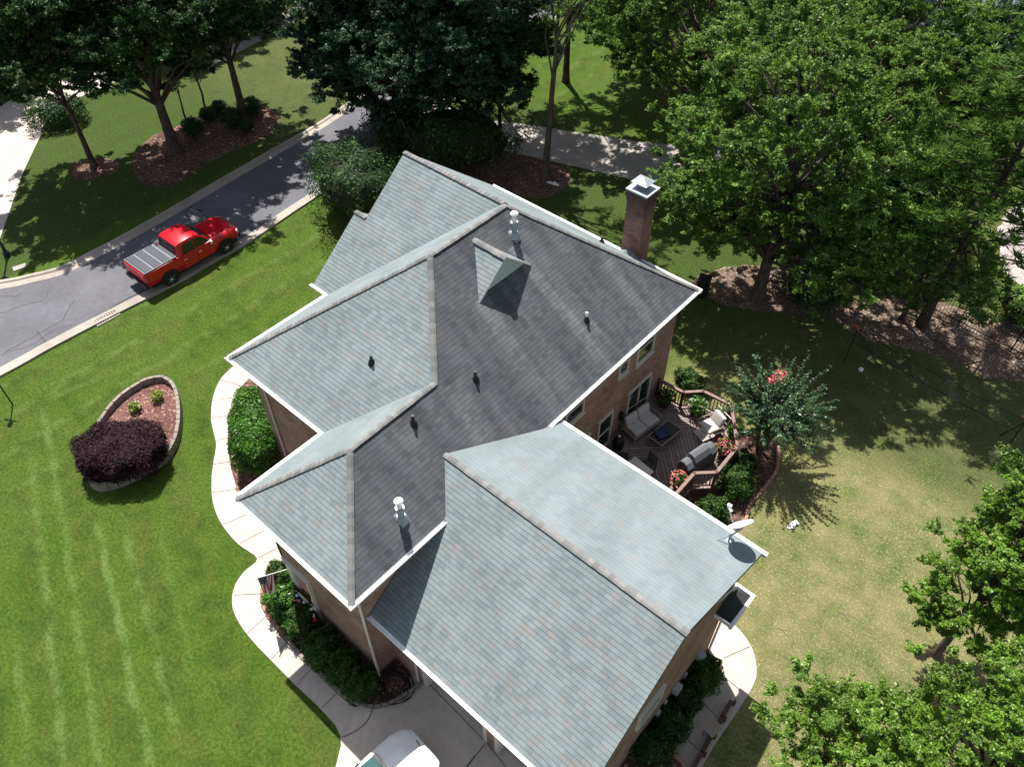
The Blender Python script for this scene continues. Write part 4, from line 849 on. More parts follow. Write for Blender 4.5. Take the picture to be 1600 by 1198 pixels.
# ================================================================== TREES
TG = 'trees across the road'
tree('shade_tree', 'dark green tree standing in the small round mulch ring across the road', G(147, 260), 11, .17, lobed(1, (-.2, 0, 7.6), (4.6, 4.6, 4.2), 19, 1.75, 17, 290, .6, .165, -.75)+[dict(c=(-2.6, -3.0, 5.6), r=(2.4, 2.4, 1.6), K=30, per=330, rc=.7, L=.165)], M['leaf_dark'], M['bark'], 11, 18, (-.02, .0), .45, group=TG)
tree('shade_tree', 'thick-trunked dark tree at the left end of the long mulch bed', G(275, 238), 13.5, .33, lobed(2, (.2, .2, 8.4), (5.4, 5.2, 5.2), 26, 1.9, 18, 290, .62, .165, -.75), M['leaf_dark'], M['bark'], 12, 20, (.0, .0), .36, group=TG)
tree('shade_tree', 'dark bare-trunked tree between round bushes at the right end of the long mulch bed', G(382, 184), 13.5, .24, lobed(3, (-.6, -.2, 8.6), (4.8, 4.6, 4.6), 22, 1.8, 18, 290, .62, .165, -.75), M['leaf_dark'], M['bark'], 13, 18, (.0, .0), .42, group=TG)
tree('young_tree', 'slim young tree with a thin stem, left of two in the long mulch bed', G(296, 204), 5.6, .075, [dict(c=(0, 0, 4.0), r=(1.6, 1.6, 1.6), K=26, per=150, rc=.6, L=.22)], M['leaf_dark'], M['bark'], 14, 6, group=TG)
tree('young_tree', 'slim young tree with a thin stem, right of two in the long mulch bed', G(328, 192), 6.6, .085, [dict(c=(.2, .1, 4.4), r=(1.8, 1.8, 2.0), K=32, per=150, rc=.6, L=.22)], M['leaf_dark'], M['bark'], 15, 6, group=TG)
bgt = 'trees along the far edge'
t1 = tree('background_tree', 'dark tree at the upper left corner over the pale corner drive', G(20, 60), 12, .22, lobed(4, (0, 0, 6.2), (5.2, 5.2, 4.8), 22, 1.9, 20, 260, .75, .21, -.85), M['leaf_dark'], M['bark'], 21, 10, group=bgt)
for q, rz, lb_, scl in (((110, 20), 1.2, 'dark tree behind the ringed tree at the top left', 1.0), ((205, 30), 2.4, 'dark tree behind the thick-trunked tree at the top edge', 1.0), ((300, 40), 3.9, 'dark tree beside the far path at the top edge', .9), ((-40, 130), 5., 'dark tree overhanging the pale corner drive at the left edge', .8), ((385, -60), .6, 'dark tree above the far steps at the top edge', 1.0)):
    g_ = G(*q); dup(t1, (g_.x, g_.y, 0), rz, lb_, scl)
sh = shrub('bush', 'low clipped dark bush on the edge of the pale corner drive', G(95, 192), (1.7, 1.2, .75), 4200, .15, M['leaf_dark'], 31, boxy=3.2, rz=R(60))
sh = shrub('bush', 'round dark bush right of the bare trunk in the long mulch bed', G(396, 178), (.62, .62, .55), 1500, .13, M['leaf_dark'], 32, group='bushes in the long mulch bed')
for q, lb_, s1 in (((366, 198), 'round dark bush in front of the bare trunk in the long mulch bed', 1.1), ((328, 190), 'low dark bush between the two young trees in the long mulch bed', .85), ((305, 212), 'low dark bush beside the thick trunk in the long mulch bed', 1.05), ((345, 178), 'low dark bush left of the bare trunk in the long mulch bed', .8), ((388, 205), 'small dark bush at the front right of the long mulch bed', .75)):
    g_ = G(*q); dup(sh, (g_.x, g_.y, 0), s1*3, lb_, s1)
shrub('bush', 'dense dark bush mass left of the far steps at the top', G(395, 42), (3.6, 2.2, 1.6), 5200, .22, M['leaf_dark'], 33, rz=R(70))
# far steps
fs_ = thing('garden_steps', 'dark steps climbing between the bushes at the top left', 'steps', (G(428, 34).x, G(428, 34).y, 0), R(88))
for k in range(5): MB().box((0, k*.38, .08+.16*k), (1.5, .36, .16+.32*k*.0)).build('step', M['concrete_old'], fs_)
MB().box((0, .9, .28), (1.4, 2.2, .5)).build('stringer', M['redbrick'], fs_)
# the dark clump between the road and the neighbour's drive
CG = 'dark trees behind the house'
tree('dark_tree', 'large blue-green tree leaning over the road behind the gable roof', G(655, 228), 12, .22, lobed(5, (-.8, .4, 6.2), (5.4, 5.0, 5.2), 34, 1.75, 26, 340, .6, .15, -.85)+lobed(6, (-4.0, -1.8, 5.8), (2.7, 2.4, 4.4), 15, 1.3, 20, 340, .6, .15, -.8), M['leaf_blue'], M['bark'], 41, 18, group=CG, fork=.28)
tree('dark_tree', 'dark thick-trunked tree left of the narrow trunk by the neighbour drive', G(738, 240), 13, .30, lobed(7, (0, 0, 7.0), (4.2, 4.2, 5.4), 28, 1.7, 26, 340, .6, .15, -.88), M['leaf_blue'], M['bark'], 42, 16, group=CG, fork=.25)
tree('dark_tree', 'narrow dark tree with a slim trunk on the edge of the neighbour drive', G(782, 240), 12, .13, lobed(8, (.1, .3, 7.4), (2.6, 2.6, 4.6), 14, 1.25, 20, 300, .55, .15, -.75), M['leaf_dark'], M['bark'], 43, 12, group=CG, fork=.35)
tree('sapling', 'thin sapling leaning by the kerb left of the gable peak', G(600, 252), 4.6, .05, [dict(c=(-.7, -.4, 3.6), r=(1.3, 1.2, .8), K=12, per=70, rc=.55, L=.2)], M['leaf_blue'], M['bark'], 44, 7, (-.12, -.05))
shrub('bush', 'large loose dark shrub beside the front gable wall', G(560, 334), (2.7, 2.2, 1.9), 11000, .13, M['leaf_dark'], 45, nz=.34)
shrub('bush', 'dark shrub by the kerb behind the gable peak', G(640, 240), (2.4, 1.6, 1.5), 7000, .14, M['leaf_dark'], 48, nz=.34, rz=R(50))
shrub('bush', 'broad dark undergrowth bush behind the gable ridge', G(712, 262), (3.8, 2.2, 2.0), 7000, .18, M['leaf_dark'], 46, nz=.3, rz=R(40))
bs = thing('bare_shrub', 'bare pale-twigged shrub behind the gable peak', 'shrub', (*G(650, 262).xy, 0)); mb = MB(); rg = np.random.default_rng(8)
for k in range(13):
    a = k*.62; e = Vector((math.cos(a)*rg.uniform(.5, 1.5), math.sin(a)*rg.uniform(.5, 1.5), rg.uniform(2.2, 3.6))); md = e*.5+Vector(rg.uniform(-.2, .2, 3)); mb.tube([(0, 0, 0), md, e], [.03, .022, .008], 5)
    for j in range(3): p = md.lerp(e, rg.uniform(.2, .8)); mb.tube([p, p+Vector(rg.uniform(-.5, .5, 3))+Vector((0, 0, .4))], [.012, .005], 4)
mb.build('twigs', M['bark_pale'], bs)
tree('tall_tree', 'high-crowned tree rising out of the frame behind the narrow dark trunk', G(772, 152), 15, .2, [dict(c=(0, 0, 11.4), r=(4.4, 4.4, 3.2), K=80, per=200, rc=1.0, L=.24, low=-.7)], M['leaf_dark'], M['bark'], 48, 10, fork=.55)
tree('tall_tree', 'high-crowned tree rising out of the frame behind the tall grey trunk', G(884, 128), 16, .2, [dict(c=(0, 0, 12.4), r=(4.2, 4.2, 3.0), K=80, per=200, rc=1.0, L=.24, low=-.7)], M['leaf_dark'], M['bark'], 49, 10, fork=.6)
# tall sparse tree right of the clump
tree('tall_tree', 'tall grey-trunked tree with a sparse crown between the lawn gap and the neighbour drive', G(851, 282), 15, .19, [dict(c=(1.2, .8, 12.0), r=(3.4, 3.2, 2.8), K=46, per=170, rc=.6, L=.13, lump=.4), dict(c=(.9, .8, 9.0), r=(2.0, 2.0, 1.5), K=16, per=150, rc=.5, L=.13)], M['leaf_oak'], M['bark_grey'], 47, 11, (.03, .03), .55, top=14.)
mb = MB(); mb.box((0, 0, .03), (.9, .16, .05), .2).box((.2, .1, .05), (.3, .1, .05), -.5); tag(mb.build('plank', M['white'], None, loc=(*G(862, 287).xy, 0)), 'small white scrap lying at the foot of the tall grey trunk', 'scrap')
# big oak and the wood behind it
OG = 'oaks behind the back garden'
tree('oak_tree', 'large bright oak rising from the straw bed right of the chimney', G(1183, 462), 14, .30, lobed(9, (-.5, .4, 8.2), (5.6, 5.4, 5.6), 42, 1.7, 15, 250, .48, .13, -.85)+lobed(31, (-2.8, -1.6, 4.8), (2.6, 2.4, 2.2), 12, 1.3, 12, 240, .48, .13, -.8)+lobed(32, (3.2, -1.0, 4.2), (2.6, 2.4, 2.0), 11, 1.3, 12, 240, .48, .13, -.8), M['leaf_oak'], M['bark_grey'], 51, 26, group=OG, fork=.25)
tree('oak_tree', 'spreading bright oak over the end of the neighbour drive', G(1068, 252), 13, .26, lobed(10, (-1.3, .0, 7.4), (5.4, 5.0, 5.2), 34, 1.6, 16, 270, .5, .145, -.8), M['leaf_oak'], M['bark_grey'], 52, 20, group=OG, fork=.3)
o2 = tree('oak_tree', 'bright oak behind the large oak, below the neighbour roof', G(1320, 270), 12.5, .25, lobed(11, (0, 0, 7.0), (4.6, 4.4, 5.2), 27, 1.55, 15, 260, .54, .155, -.85), M['leaf_oak'], M['bark_grey'], 53, 18, group=OG, fork=.3)
for q, rz, lb_, scl in (((1010, 130), 1., 'bright oak at the top edge behind the neighbour lawn', .85), ((1170, 110), 2.2, 'bright oak at the top middle right of the neighbour lawn', 1.0), ((1330, 100), 3.4, 'bright oak at the top edge left of the neighbour roof', .9), ((1205, 300), 4.2, 'lower bright oak behind the chimney and the largest oak', .72)):
    g_ = G(*q); dup(o2, (g_.x, g_.y, 0), rz, lb_, scl)
b2 = tree('background_tree', 'leafy tree in front of the neighbour roof at the upper right', G(1470, 200), 8, .2, lobed(12, (0, 0, 4.2), (3.4, 3.2, 3.2), 16, 1.4, 18, 260, .6, .16, -.85), M['leaf_dark'], M['bark_grey'], 54, 10, group=bgt)
for q, rz, lb_, scl in (((1600, 150), 1.5, 'leafy tree at the upper right corner', 1.2), ((935, -10), 2.6, 'leafy tree at the top edge beyond the neighbour lawn', 1.3), ((850, -40), 3.3, 'leafy tree at the top edge above the road end', 1.2), ((720, -20), 4.4, 'leafy tree at the top edge beyond the dark clump', 1.3), ((560, 0), .4, 'leafy tree at the top edge across the road', 1.3), ((1290, 380), 5., 'small leafy tree in shade behind the big oak trunk', .78), ((1385, 385), 2., 'small leafy tree in shade beside the tall pine', .8), ((1545, 60), 1., 'leafy tree right of the neighbour roof at the top edge', 1.1), ((1250, 10), 2., 'leafy tree at the top edge between the two far oaks', 1.4), ((1120, 10), 2., 'leafy tree at the top edge behind the far middle oak', 1.4)):
    g_ = G(*q); dup(b2, (g_.x, g_.y, 0), rz, lb_, scl)
pine('pine_tree', 'tall pine with a bare slanting-looking trunk near the right edge', G(1442, 512), 14.5, .24, 61, M['leaf_pine'], M['bark'], .30, 4.8, 74, .42, group='pines behind the net', dens=1.7)
pine('pine_tree', 'pine at the right edge above the gravel yard', G(1660, 300), 13, .2, 62, M['leaf_pine'], M['bark'], .25, 3.8, 50, .40, group='pines behind the net')
pine('pine_tree', 'low young pine in the shade over the straw bed', G(1405, 500), 6.0, .1, 63, M['leaf_pine'], M['bark'], .22, 2.2, 30, .34, group='pines behind the net')
tree('dead_tree', 'pale dead tree with bare broken limbs among the oaks', G(1150, 240), 6.5, .14, [dict(c=(0, 0, 5.0), r=(2.2, 2.2, 1.8), K=16, per=4, rc=.4, L=.14)], M['leaf_oak'], M['bark_pale'], 64, 16, fork=.4)
tree('yellow_tree', 'small tree with pale yellow leaves among the oaks', G(1270, 250), 6.2, .06, [dict(c=(0, 0, 5.4), r=(.55, .55, 1.3), K=14, per=80, rc=.4, L=.2)], M['leaf_yellow'], M['bark_grey'], 65, 4)
# near trees at the lower right: bright, large leaved, seen from above
NG = 'bright young trees at the lower right'
def near_tree(lb_, q, z, cr, seed, h):
    g_ = G(*q, z); return tree('sweetgum_tree', lb_, g_, h, .13, cr, M['leaf_bright'], M['bark_grey'], seed, 22, group=NG, fork=.2)
lk = dict(per=430, rc=.34, L=.080, Wd=.58)
near_tree('bright green tree with a pointed top at the lower right edge', (1568, 903), 5.0, lobed(21, (0, 0, 4.6), (1.8, 1.9, 3.4), 26, .72, 9, low=-.8, **lk)+lobed(22, (-.75, 1.2, 6.4), (.55, .55, 2.2), 9, .48, 8, low=-.8, **lk), 71, 8.0)
near_tree('bright green bushy-topped tree at the bottom edge right of the side walk', (1352, 1215), 4.6, lobed(23, (0, 0, 4.4), (2.3, 1.9, 2.6), 26, .78, 9, low=-.6, **lk), 72, 6.6)
near_tree('bright green tree in the lower right corner', (1590, 1165), 5.2, lobed(24, (0, 0, 4.9), (2.5, 2.3, 3.0), 30, .82, 9, low=-.7, **lk), 73, 7.8)
near_tree('bright green tree cut off by the right edge beyond the pointed one', (1700, 900), 5.6, lobed(25, (0, 0, 5.3), (1.9, 1.9, 3.0), 18, .9, 11, low=-.7, **lk), 74, 8.2)
# crape myrtle by the deck: many stems fanning out, leaves in long sprays
cmp_ = G(1186, 706); cm = thing('crape_myrtle', 'fan-shaped crape myrtle with a few pink blooms beside the deck', 'crape myrtle', (cmp_.x, cmp_.y, 0)); rg = np.random.default_rng(81); mb = MB(); Ps, Ns, tips = [], [], []
for k in range(9): a = 2*math.pi*k/9; mb.tube([(math.cos(a)*.10, math.sin(a)*.10, -.05), (math.cos(a)*.32, math.sin(a)*.32, 1.3), (math.cos(a)*.75, math.sin(a)*.75, 2.5)], [.045, .036, .022], 6)
for k in range(215):
    a = rg.uniform(0, 2*math.pi); el = rg.uniform(.12, 1.45); base = Vector((math.cos(a)*rg.uniform(.1, .6), math.sin(a)*rg.uniform(.1, .6), rg.uniform(1.5, 2.9)))
    d = Vector((math.cos(a)*math.cos(el), math.sin(a)*math.cos(el), math.sin(el))); L = rg.uniform(1.0, 2.1)*(1.0 if el < 1 else 1.0); e = base+d*L; md = base+d*L*.5+Vector((0, 0, .10)); tips.append((e, d))
    mb.tube([base, md, e], [.018, .011, .004], 4); n = int(L*52); u = np.sort(rg.uniform(.2, 1.0, n))[:, None]
    p = (1-u)**2*np.array(base)+2*u*(1-u)*np.array(md)+u*u*np.array(e); sd = rg.normal(size=(n, 3)); sd -= np.array(d)*(sd@np.array(d))[:, None]; sd /= np.linalg.norm(sd, axis=1, keepdims=True)
    Ps.append(p+sd*rg.uniform(.03, .13, (n, 1))*(1.25-u*.8)); Ns.append(sd*.4+np.array(d)*.5+np.array([0, 0, .7])+rg.normal(scale=.6, size=(n, 3)))
quads('crown', leaves_mesh(np.concatenate(Ps), np.concatenate(Ns), .10, .5, rg), M['leaf_myrtle'], cm); mb.build('stems', M['bark_grey'], cm)
for q, z in (((1213, 588), 3.7), ((1206, 594), 3.6), ((1222, 583), 3.7)):
    g_ = G(*q, z)-Vector((cmp_.x, cmp_.y, 0)); P = np.array(g_)+rg.normal(scale=.09, size=(46, 3)); quads('blossom', leaves_mesh(P, rg.normal(size=(46, 3))+np.array([0, 0, .6]), .09, .8, rg), M['flower_pink'], cm)

# ================================================================== FRONT PLANTING
hq = [Vector(G(*q, .85).xy) for q in ((388, 612), (420, 645), (408, 745), (372, 742))]
hc = sum((Vector((p.x, p.y)) for p in hq), Vector((0, 0)))/4
shrub('hedge', 'tall clipped bright green hedge against the front wall by the walk', G(399, 671, .95), (1.78, .86, 1.0), 17000, .115, M['leaf_hedge'], 91, 'hedge', boxy=5., rz=R(-40), nz=.07, core=.86)
e = [(262, 596), (274, 604), (282, 620), (286, 648), (284, 678), (277, 700), (262, 722), (232, 741), (196, 759), (165, 768), (148, 766), (138, 752), (136, 728), (142, 700), (152, 676), (168, 650), (192, 624), (222, 604), (245, 596)]
ring = gpoly(e, 4); ringi = offset(ring+[ring[0]], -.15)[:-1]; cen = sum(ring, Vector((0, 0)))/len(ring)
if (ringi[0]-cen).length > (ring[0]-cen).length: ringi = offset(ring+[ring[0]], .15)[:-1]
se = thing('stone_edging', 'low teardrop ring of tan stone blocks around the island bed', 'stone edging', (cen.x, cen.y, 0)); mb = MB(); n = len(ring); rg = random.Random(4); pts = [(ring[i], ringi[i]) for i in range(n)]; acc = 0; cell = [pts[0]]
for i in range(1, n+1):
    cell.append(pts[i % n]); acc += (pts[i % n][0]-pts[i-1][0]).length
    if acc > .26 or i == n:
        j = rg.uniform(-.012, .012); h_ = .40+j; (a, b), (c, d) = cell[0], cell[-1]; k = .03
        a_, c_, b_2, d_ = a.lerp(c, k)-cen, c.lerp(a, k)-cen, b.lerp(d, k)-cen, d.lerp(b, k)-cen
        mb.add([(*a_, -.02), (*c_, -.02), (*d_, -.02), (*b_2, -.02), (*a_*.996, h_), (*c_*.996, h_), (*d_, h_), (*b_2, h_)], [(4, 5, 6, 7), (4, 7, 6, 5), (0, 1, 5, 4), (1, 2, 6, 5), (2, 3, 7, 6), (3, 0, 4, 7)][:1]+[(0, 1, 5, 4), (1, 2, 6, 5), (2, 3, 7, 6), (3, 0, 4, 7)])
        cell = [cell[-1]]; acc = 0
mb.build('stone_blocks', M['stone'], se, bevel=.012)
sheet('mulch_bed', offset(ring+[ring[0]], (-.10 if (offset(ring+[ring[0]], -.12)[0]-cen).length < (ring[0]-cen).length else .12))[:-1], .10, M['mulch_red'])
bp = G(195, 716, .4); shrub('burgundy_shrub', 'broad spiky burgundy shrub filling the lower half of the island bed', Vector((bp.x, bp.y)), (1.60, 1.16, .84), 16000, .15, M['leaf_plum'], 92, rz=R(44), z0=.08, boxy=3.4, Wd=.26, up=.8, nz=.09, core=.82)
pl = shrub('flowering_plant', 'small lime plant with white blooms touching the burgundy shrub', G(213, 641, .1), (.27, .27, .22), 260, .10, M['leaf_lime'], 93, 'plant', z0=.1, blooms=[('bloom', M['flower_white'], 14, .06, .95)], core=.5)
shrub('flowering_plant', 'small lime plant with yellow blooms alone in the island bed', G(247, 624, .1), (.27, .27, .22), 280, .10, M['leaf_lime'], 94, 'plant', z0=.1, blooms=[('bloom', M['flower_yellow'], 10, .05, .95)], core=.5)
FG = 'shrubs along the front walk'
for k, (q, r, lb_, mt) in enumerate([((440, 902), (.55, .5, .5), 'dark shrub at the corner of the porch behind the flag', 'leaf_shrub'), ((448, 945), (.72, .62, .60), 'sunlit leafy shrub below the flag', 'leaf_hedge'), ((472, 975), (.66, .6, .58), 'dark shrub under the porch rail with bunting', 'leaf_shrub'),
        ((505, 1015), (.7, .6, .55), 'dark shrub midway along the front wall', 'leaf_shrub'), ((538, 1046), (.66, .58, .52), 'dark shrub left of the end one on the front wall', 'leaf_shrub'), ((562, 1070), (.62, .55, .5), 'dark shrub at the house corner next to the hose', 'leaf_shrub')]):
    shrub('shrub', lb_, G(*q, .3), r, 3600, .10, M[mt], 100+k, group=FG, rz=k*.7, nz=.2)
SG = 'shrubs beside the garage gable'
for k, (q, r, lb_, mt) in enumerate([((1098, 1058), (.62, .66, .62), 'dark shrub at the bend of the side walk', 'leaf_shrub'), ((1070, 1092), (.55, .6, .4), 'dark low shrub second from the bend of the side walk', 'leaf_dark'), ((1046, 1130), (.6, .65, .45), 'dark low shrub third from the bend of the side walk', 'leaf_dark'), ((1018, 1170), (.55, .7, .45), 'dark low shrub nearest the bottom edge beside the garage', 'leaf_dark')]):
    shrub('shrub', lb_, G(*q, .3), r, 3000, .10, M[mt], 110+k, group=SG, rz=k*.7, nz=.2)
# brick edging along the front beds
def edging(name, lb_, px, mt='redbrick', sp=.23):
    p = gpoly(px, 5, False); c_ = p[0]; t_ = thing(name, lb_, 'edging', (c_.x, c_.y, 0)); mb = MB(); d = 0; rg = random.Random(6)
    for a, b in zip(p, p[1:]):
        L = (b-a).length; dr = math.atan2(b.y-a.y, b.x-a.x)
        while d < L: q = a.lerp(b, d/L)-c_; mb.box((q.x, q.y, .04), (sp*.9, .12, .16), dr+rg.uniform(-.07, .07)); d += sp
        d -= L
    mb.build('bricks', M[mt], t_, bevel=.008)
edging('brick_edging', 'curved row of pink-red bricks beneath the flag beside the front walk', [(410, 925), (412, 945), (425, 970), (445, 992)])
edging('brick_edging', 'row of dark bricks edging the shrubs down to the coiled hose', [(448, 996), (475, 1030), (510, 1062), (540, 1088), (575, 1104), (605, 1101), (640, 1082), (655, 1070)], 'stone')
edging('brick_edging', 'curved brick edging of the bed between the deck and the lawn', [(1215, 702), (1213, 735), (1190, 768), (1170, 790), (1165, 812), (1150, 828)], 'redbrick', .26)
edging('brick_edging', 'row of small stones along the inside of the first walk curve', [(372, 765), (384, 790), (402, 808), (425, 830)], 'redbrick', .2)
# hose
hs = thing('garden_hose', 'dark garden hose coiled on the mulch at the inner house corner', 'hose', (*G(618, 1072).xy, .02)); mb = MB(); pts = []
for k in range(190): a = k*.21; r_ = .50-.16*math.sin(k*.043)+.03*math.sin(k*.9); pts.append((math.cos(a)*r_+.03*math.sin(k*.3), math.sin(a)*r_*.9, .02+.03*math.sin(k*.13)**2+k*.0004))
mb.tube(pts, .016, 5); mb.build('coil', M['rubber'], hs)
# ================================================================== DECK AND WHAT STANDS ON IT
dz = .5
dk = thing('garden_deck', 'raised brown timber deck with a balustrade in the corner behind the house', 'deck', (0, 0, 0))
dp = [Vector(q) for q in [(-.42, 8.3), (3.30, 8.3), (3.32, 12.95), (3.92, 13.55), (3.86, 15.15), (2.55, 16.85), (1.30, 16.75), (.72, 16.16), (-.42, 16.10)]]
MB().prism(dp, dz-.06, dz).build('deck_floor', M['deck'], dk)
mb = MB()
for a, b in zip(dp[1:], dp[2:]): wall(mb, b, a, .02, dz-.061, .04)
mb.build('skirt', M['rail'], dk)
rl = offset(dp[1:], 0.); rin = [p+(Vector((1.6, 13))-p).normalized()*.06 for p in dp[1:]]
for i, (a, b) in enumerate(zip(rin, rin[1:])):
    d = b-a; L = d.length; dr = math.atan2(d.y, d.x); c_ = (a+b)/2
    r_ = MB().box((c_.x, c_.y, dz+.94), (L, .13, .04), dr); ro = r_.build('handrail', M['rail_top'], dk, bevel=.006)
    bl = MB().box((c_.x, c_.y, dz+.14), (L, .04, .07), dr).box((c_.x, c_.y, dz+.86), (L, .04, .07), dr); k = max(2, int(L/.125))
    for j in range(1, k): q = a.lerp(b, j/k); bl.box((q.x, q.y, dz+.5), (.034, .034, .70), dr)
    bl.build('balusters', M['rail'], dk)
for p in rin: MB().box((p.x, p.y, dz+.48), (.10, .10, 1.0)).build('post', M['rail'], dk, bevel=.006)
def tf(c, rz): return Matrix.Translation(c) @ Matrix.Rotation(rz, 4, 'Z')
# loveseat (local +x = front)
q = G(1003, 660, dz+.42)
ls = thing('loveseat', 'two-seat garden sofa with pale cushions against the house wall on the deck', 'sofa', (q.x-.03, q.y, dz), R(-9))
def soft(nm, c, d, parent, mat='cushion', rx=0):
    o = MB().box((0, 0, 0), d).build(nm, M[mat], parent, smooth=True); o.location = c; o.rotation_euler = (0, rx, 0)
    b = o.modifiers.new('bevel', 'BEVEL'); b.width = min(d)*.38; b.segments = 4; return o
for y in (-.34, .34):
    soft('seat_cushion', (.06, y, .40), (.64, .66, .16), ls); soft('back_cushion', (-.27, y, .66), (.18, .64, .46), ls, rx=-.28)
mb = MB()
for y in (-.76, .76):
    mb.tube([(.40, y, 0), (.38, y, .56), (.30, y, .61), (-.30, y, .58), (-.42, y, .52)], .022, 6); mb.tube([(-.36, y, 0), (-.36, y, .45), (-.50, y, .92)], .022, 6)
mb.tube([(-.50, -.76, .90), (-.52, -.6, .95), (-.52, .6, .95), (-.50, .76, .90)], .022, 6).box((.02, 0, .29), (.80, 1.5, .05))
mb.build('frame', M['teak'], ls)
# armchair (faces down the deck)
q = G(1112, 664, dz+.42)
ac = thing('armchair', 'single garden armchair with pale cushions beside the crape myrtle', 'armchair', (q.x, q.y, dz), R(-112))
soft('seat_cushion', (.06, 0, .40), (.64, .66, .16), ac); soft('back_cushion', (-.28, 0, .68), (.18, .62, .52), ac, rx=-.34)
mb = MB()
for y in (-.40, .40): mb.tube([(.40, y, 0), (.38, y, .56), (.30, y, .61), (-.30, y, .58), (-.42, y, .52)], .022, 6); mb.tube([(-.36, y, 0), (-.36, y, .45), (-.52, y, .95)], .022, 6)
mb.tube([(-.51, -.4, .94), (-.53, .4, .94)], .022, 6).box((.02, 0, .29), (.80, .80, .05)); mb.build('frame', M['teak'], ac)
# slatted footstool
q = G(1100, 677, dz+.36)
st = thing('footstool', 'small slatted footstool in front of the garden armchair', 'footstool', (q.x, q.y, dz), R(-20)); mb = MB()
for k in range(7): mb.box((0, -.27+k*.09, .36), (.62, .045, .025))
mb.build('slats', M['cream'], st); mb = MB()
for x in (-.29, .29): mb.box((x, 0, .33), (.04, .60, .035))
mb.build('frame', M['teak'], st)
for x in (-.28, .28):
    for y in (-.26, .26): MB().box((x, y, .16), (.035, .035, .31)).build('leg', M['teak'], st)
# low table with a folded navy cloth
q = G(1039, 676, dz+.40); tb = thing('coffee_table', 'low dark-topped coffee table with a pale gold rim on the deck', 'coffee table', (q.x, q.y, dz), R(-6))
MB().box((0, 0, .385), (.64, 1.16, .02)).build('table_top', M['dark_top'], tb)
mb = MB()
for x in (-.34, .34): mb.box((x, 0, .395), (.035, 1.24, .045))
for y in (-.60, .60): mb.box((0, y, .395), (.645, .035, .045))
mb.build('rim', M['teak'], tb)
for x in (-.33, .33):
    for y in (-.59, .59): MB().box((x, y, .185), (.04, .04, .37)).build('leg', M['teak'], tb)
cl = MB(); nn = 12
for i in range(nn):
    for j in range(nn): pass
vs = []; rg = np.random.default_rng(12)
for i in range(13):
    for j in range(9): vs.append((-.22+.44*j/8, -.36+.55*i/12+.03*math.sin(j*1.4), .035+.035*math.sin(i*1.1+j*.7)**2+.02*math.sin(j*2.3)))
cl.add(vs, [(i*9+j, i*9+j+1, (i+1)*9+j+1, (i+1)*9+j) for i in range(12) for j in range(8)])
o = cl.build('folded_cloth', M['navy'], None, smooth=True, loc=(q.x-.02, q.y-.05, dz+.395)); o.rotation_euler = (0, 0, R(-25)); so_ = o.modifiers.new('solid', 'SOLIDIFY'); so_.thickness = .03; so_.offset = 1; tag(o, 'rumpled navy cloth lying on the low dark coffee table', 'cloth')
# covered barbecue
a, b = G(1068, 726, dz+.9), G(1116, 693, dz+.9); c_ = (a+b)/2; dr = math.atan2((b-a).y, (b-a).x)
gr_ = thing('covered_grill', 'barbecue under a charcoal cover near the deck balustrade', 'grill', (c_.x, c_.y, dz), dr)
prof = [(-.26, 0), (-.27, .78), (-.25, .90), (-.10, 1.10), (.05, 1.15), (.18, 1.10), (.26, .92), (.28, .78), (.27, 0)]
loft(MB(), [[(x, y*.96 if abs(x) > .7 else y, z*(1 if abs(x) < .45 else .84 if z > .8 else 1)) for y, z in prof] for x in (-.80, -.78, -.46, -.42, 0, .42, .46, .78, .80)]).build('cover', M['cover'], gr_, bevel=.012)
loft(MB(), [[(x, y, z*(1 if abs(x) < .45 else .84)+.006) for y, z in prof[2:7]] for x in (-.765, -.46, -.42, 0, .42, .46, .765)], cap=False).build('cover_top', M['cover_top'], gr_)
# dining table and chairs half under the garage eave
q = G(994, 732, dz+.72); dt_ = thing('dining_table', 'pale garden dining table on the deck half hidden by the garage eave', 'dining table', (q.x, q.y-.35, dz), R(-8))
MB().box((0, 0, .71), (.95, 1.5, .035)).build('table_top', M['cream'], dt_, bevel=.008)
for x in (-.4, .4):
    for y in (-.65, .65): MB().box((x, y, .35), (.06, .06, .69)).build('leg', M['cream'], dt_)
def dchair(lb_, q, rz):
    t_ = thing('garden_chair', lb_, 'chair', (q.x, q.y, dz), rz, 'garden chairs at the dining table')
    MB().box((0, 0, .43), (.48, .48, .04)).build('seat', M['cover'], t_, bevel=.01)
    o = MB().box((-.24, 0, .70), (.04, .48, .46)).build('backrest', M['cover_top'], t_, bevel=.01)
    for x in (-.21, .21):
        for y in (-.21, .21): MB().box((x, y, .205), (.03, .03, .41)).build('leg', M['black'], t_)
    return t_
c1 = dchair('grey garden chair drawn up to the pale dining table, fully in view', G(1013, 724, dz+.5), R(-100))
q = G(971, 712, dz+.5); dup(c1, (q.x, q.y, dz), R(-150), 'grey garden chair nearest the back door, cut by the garage eave')
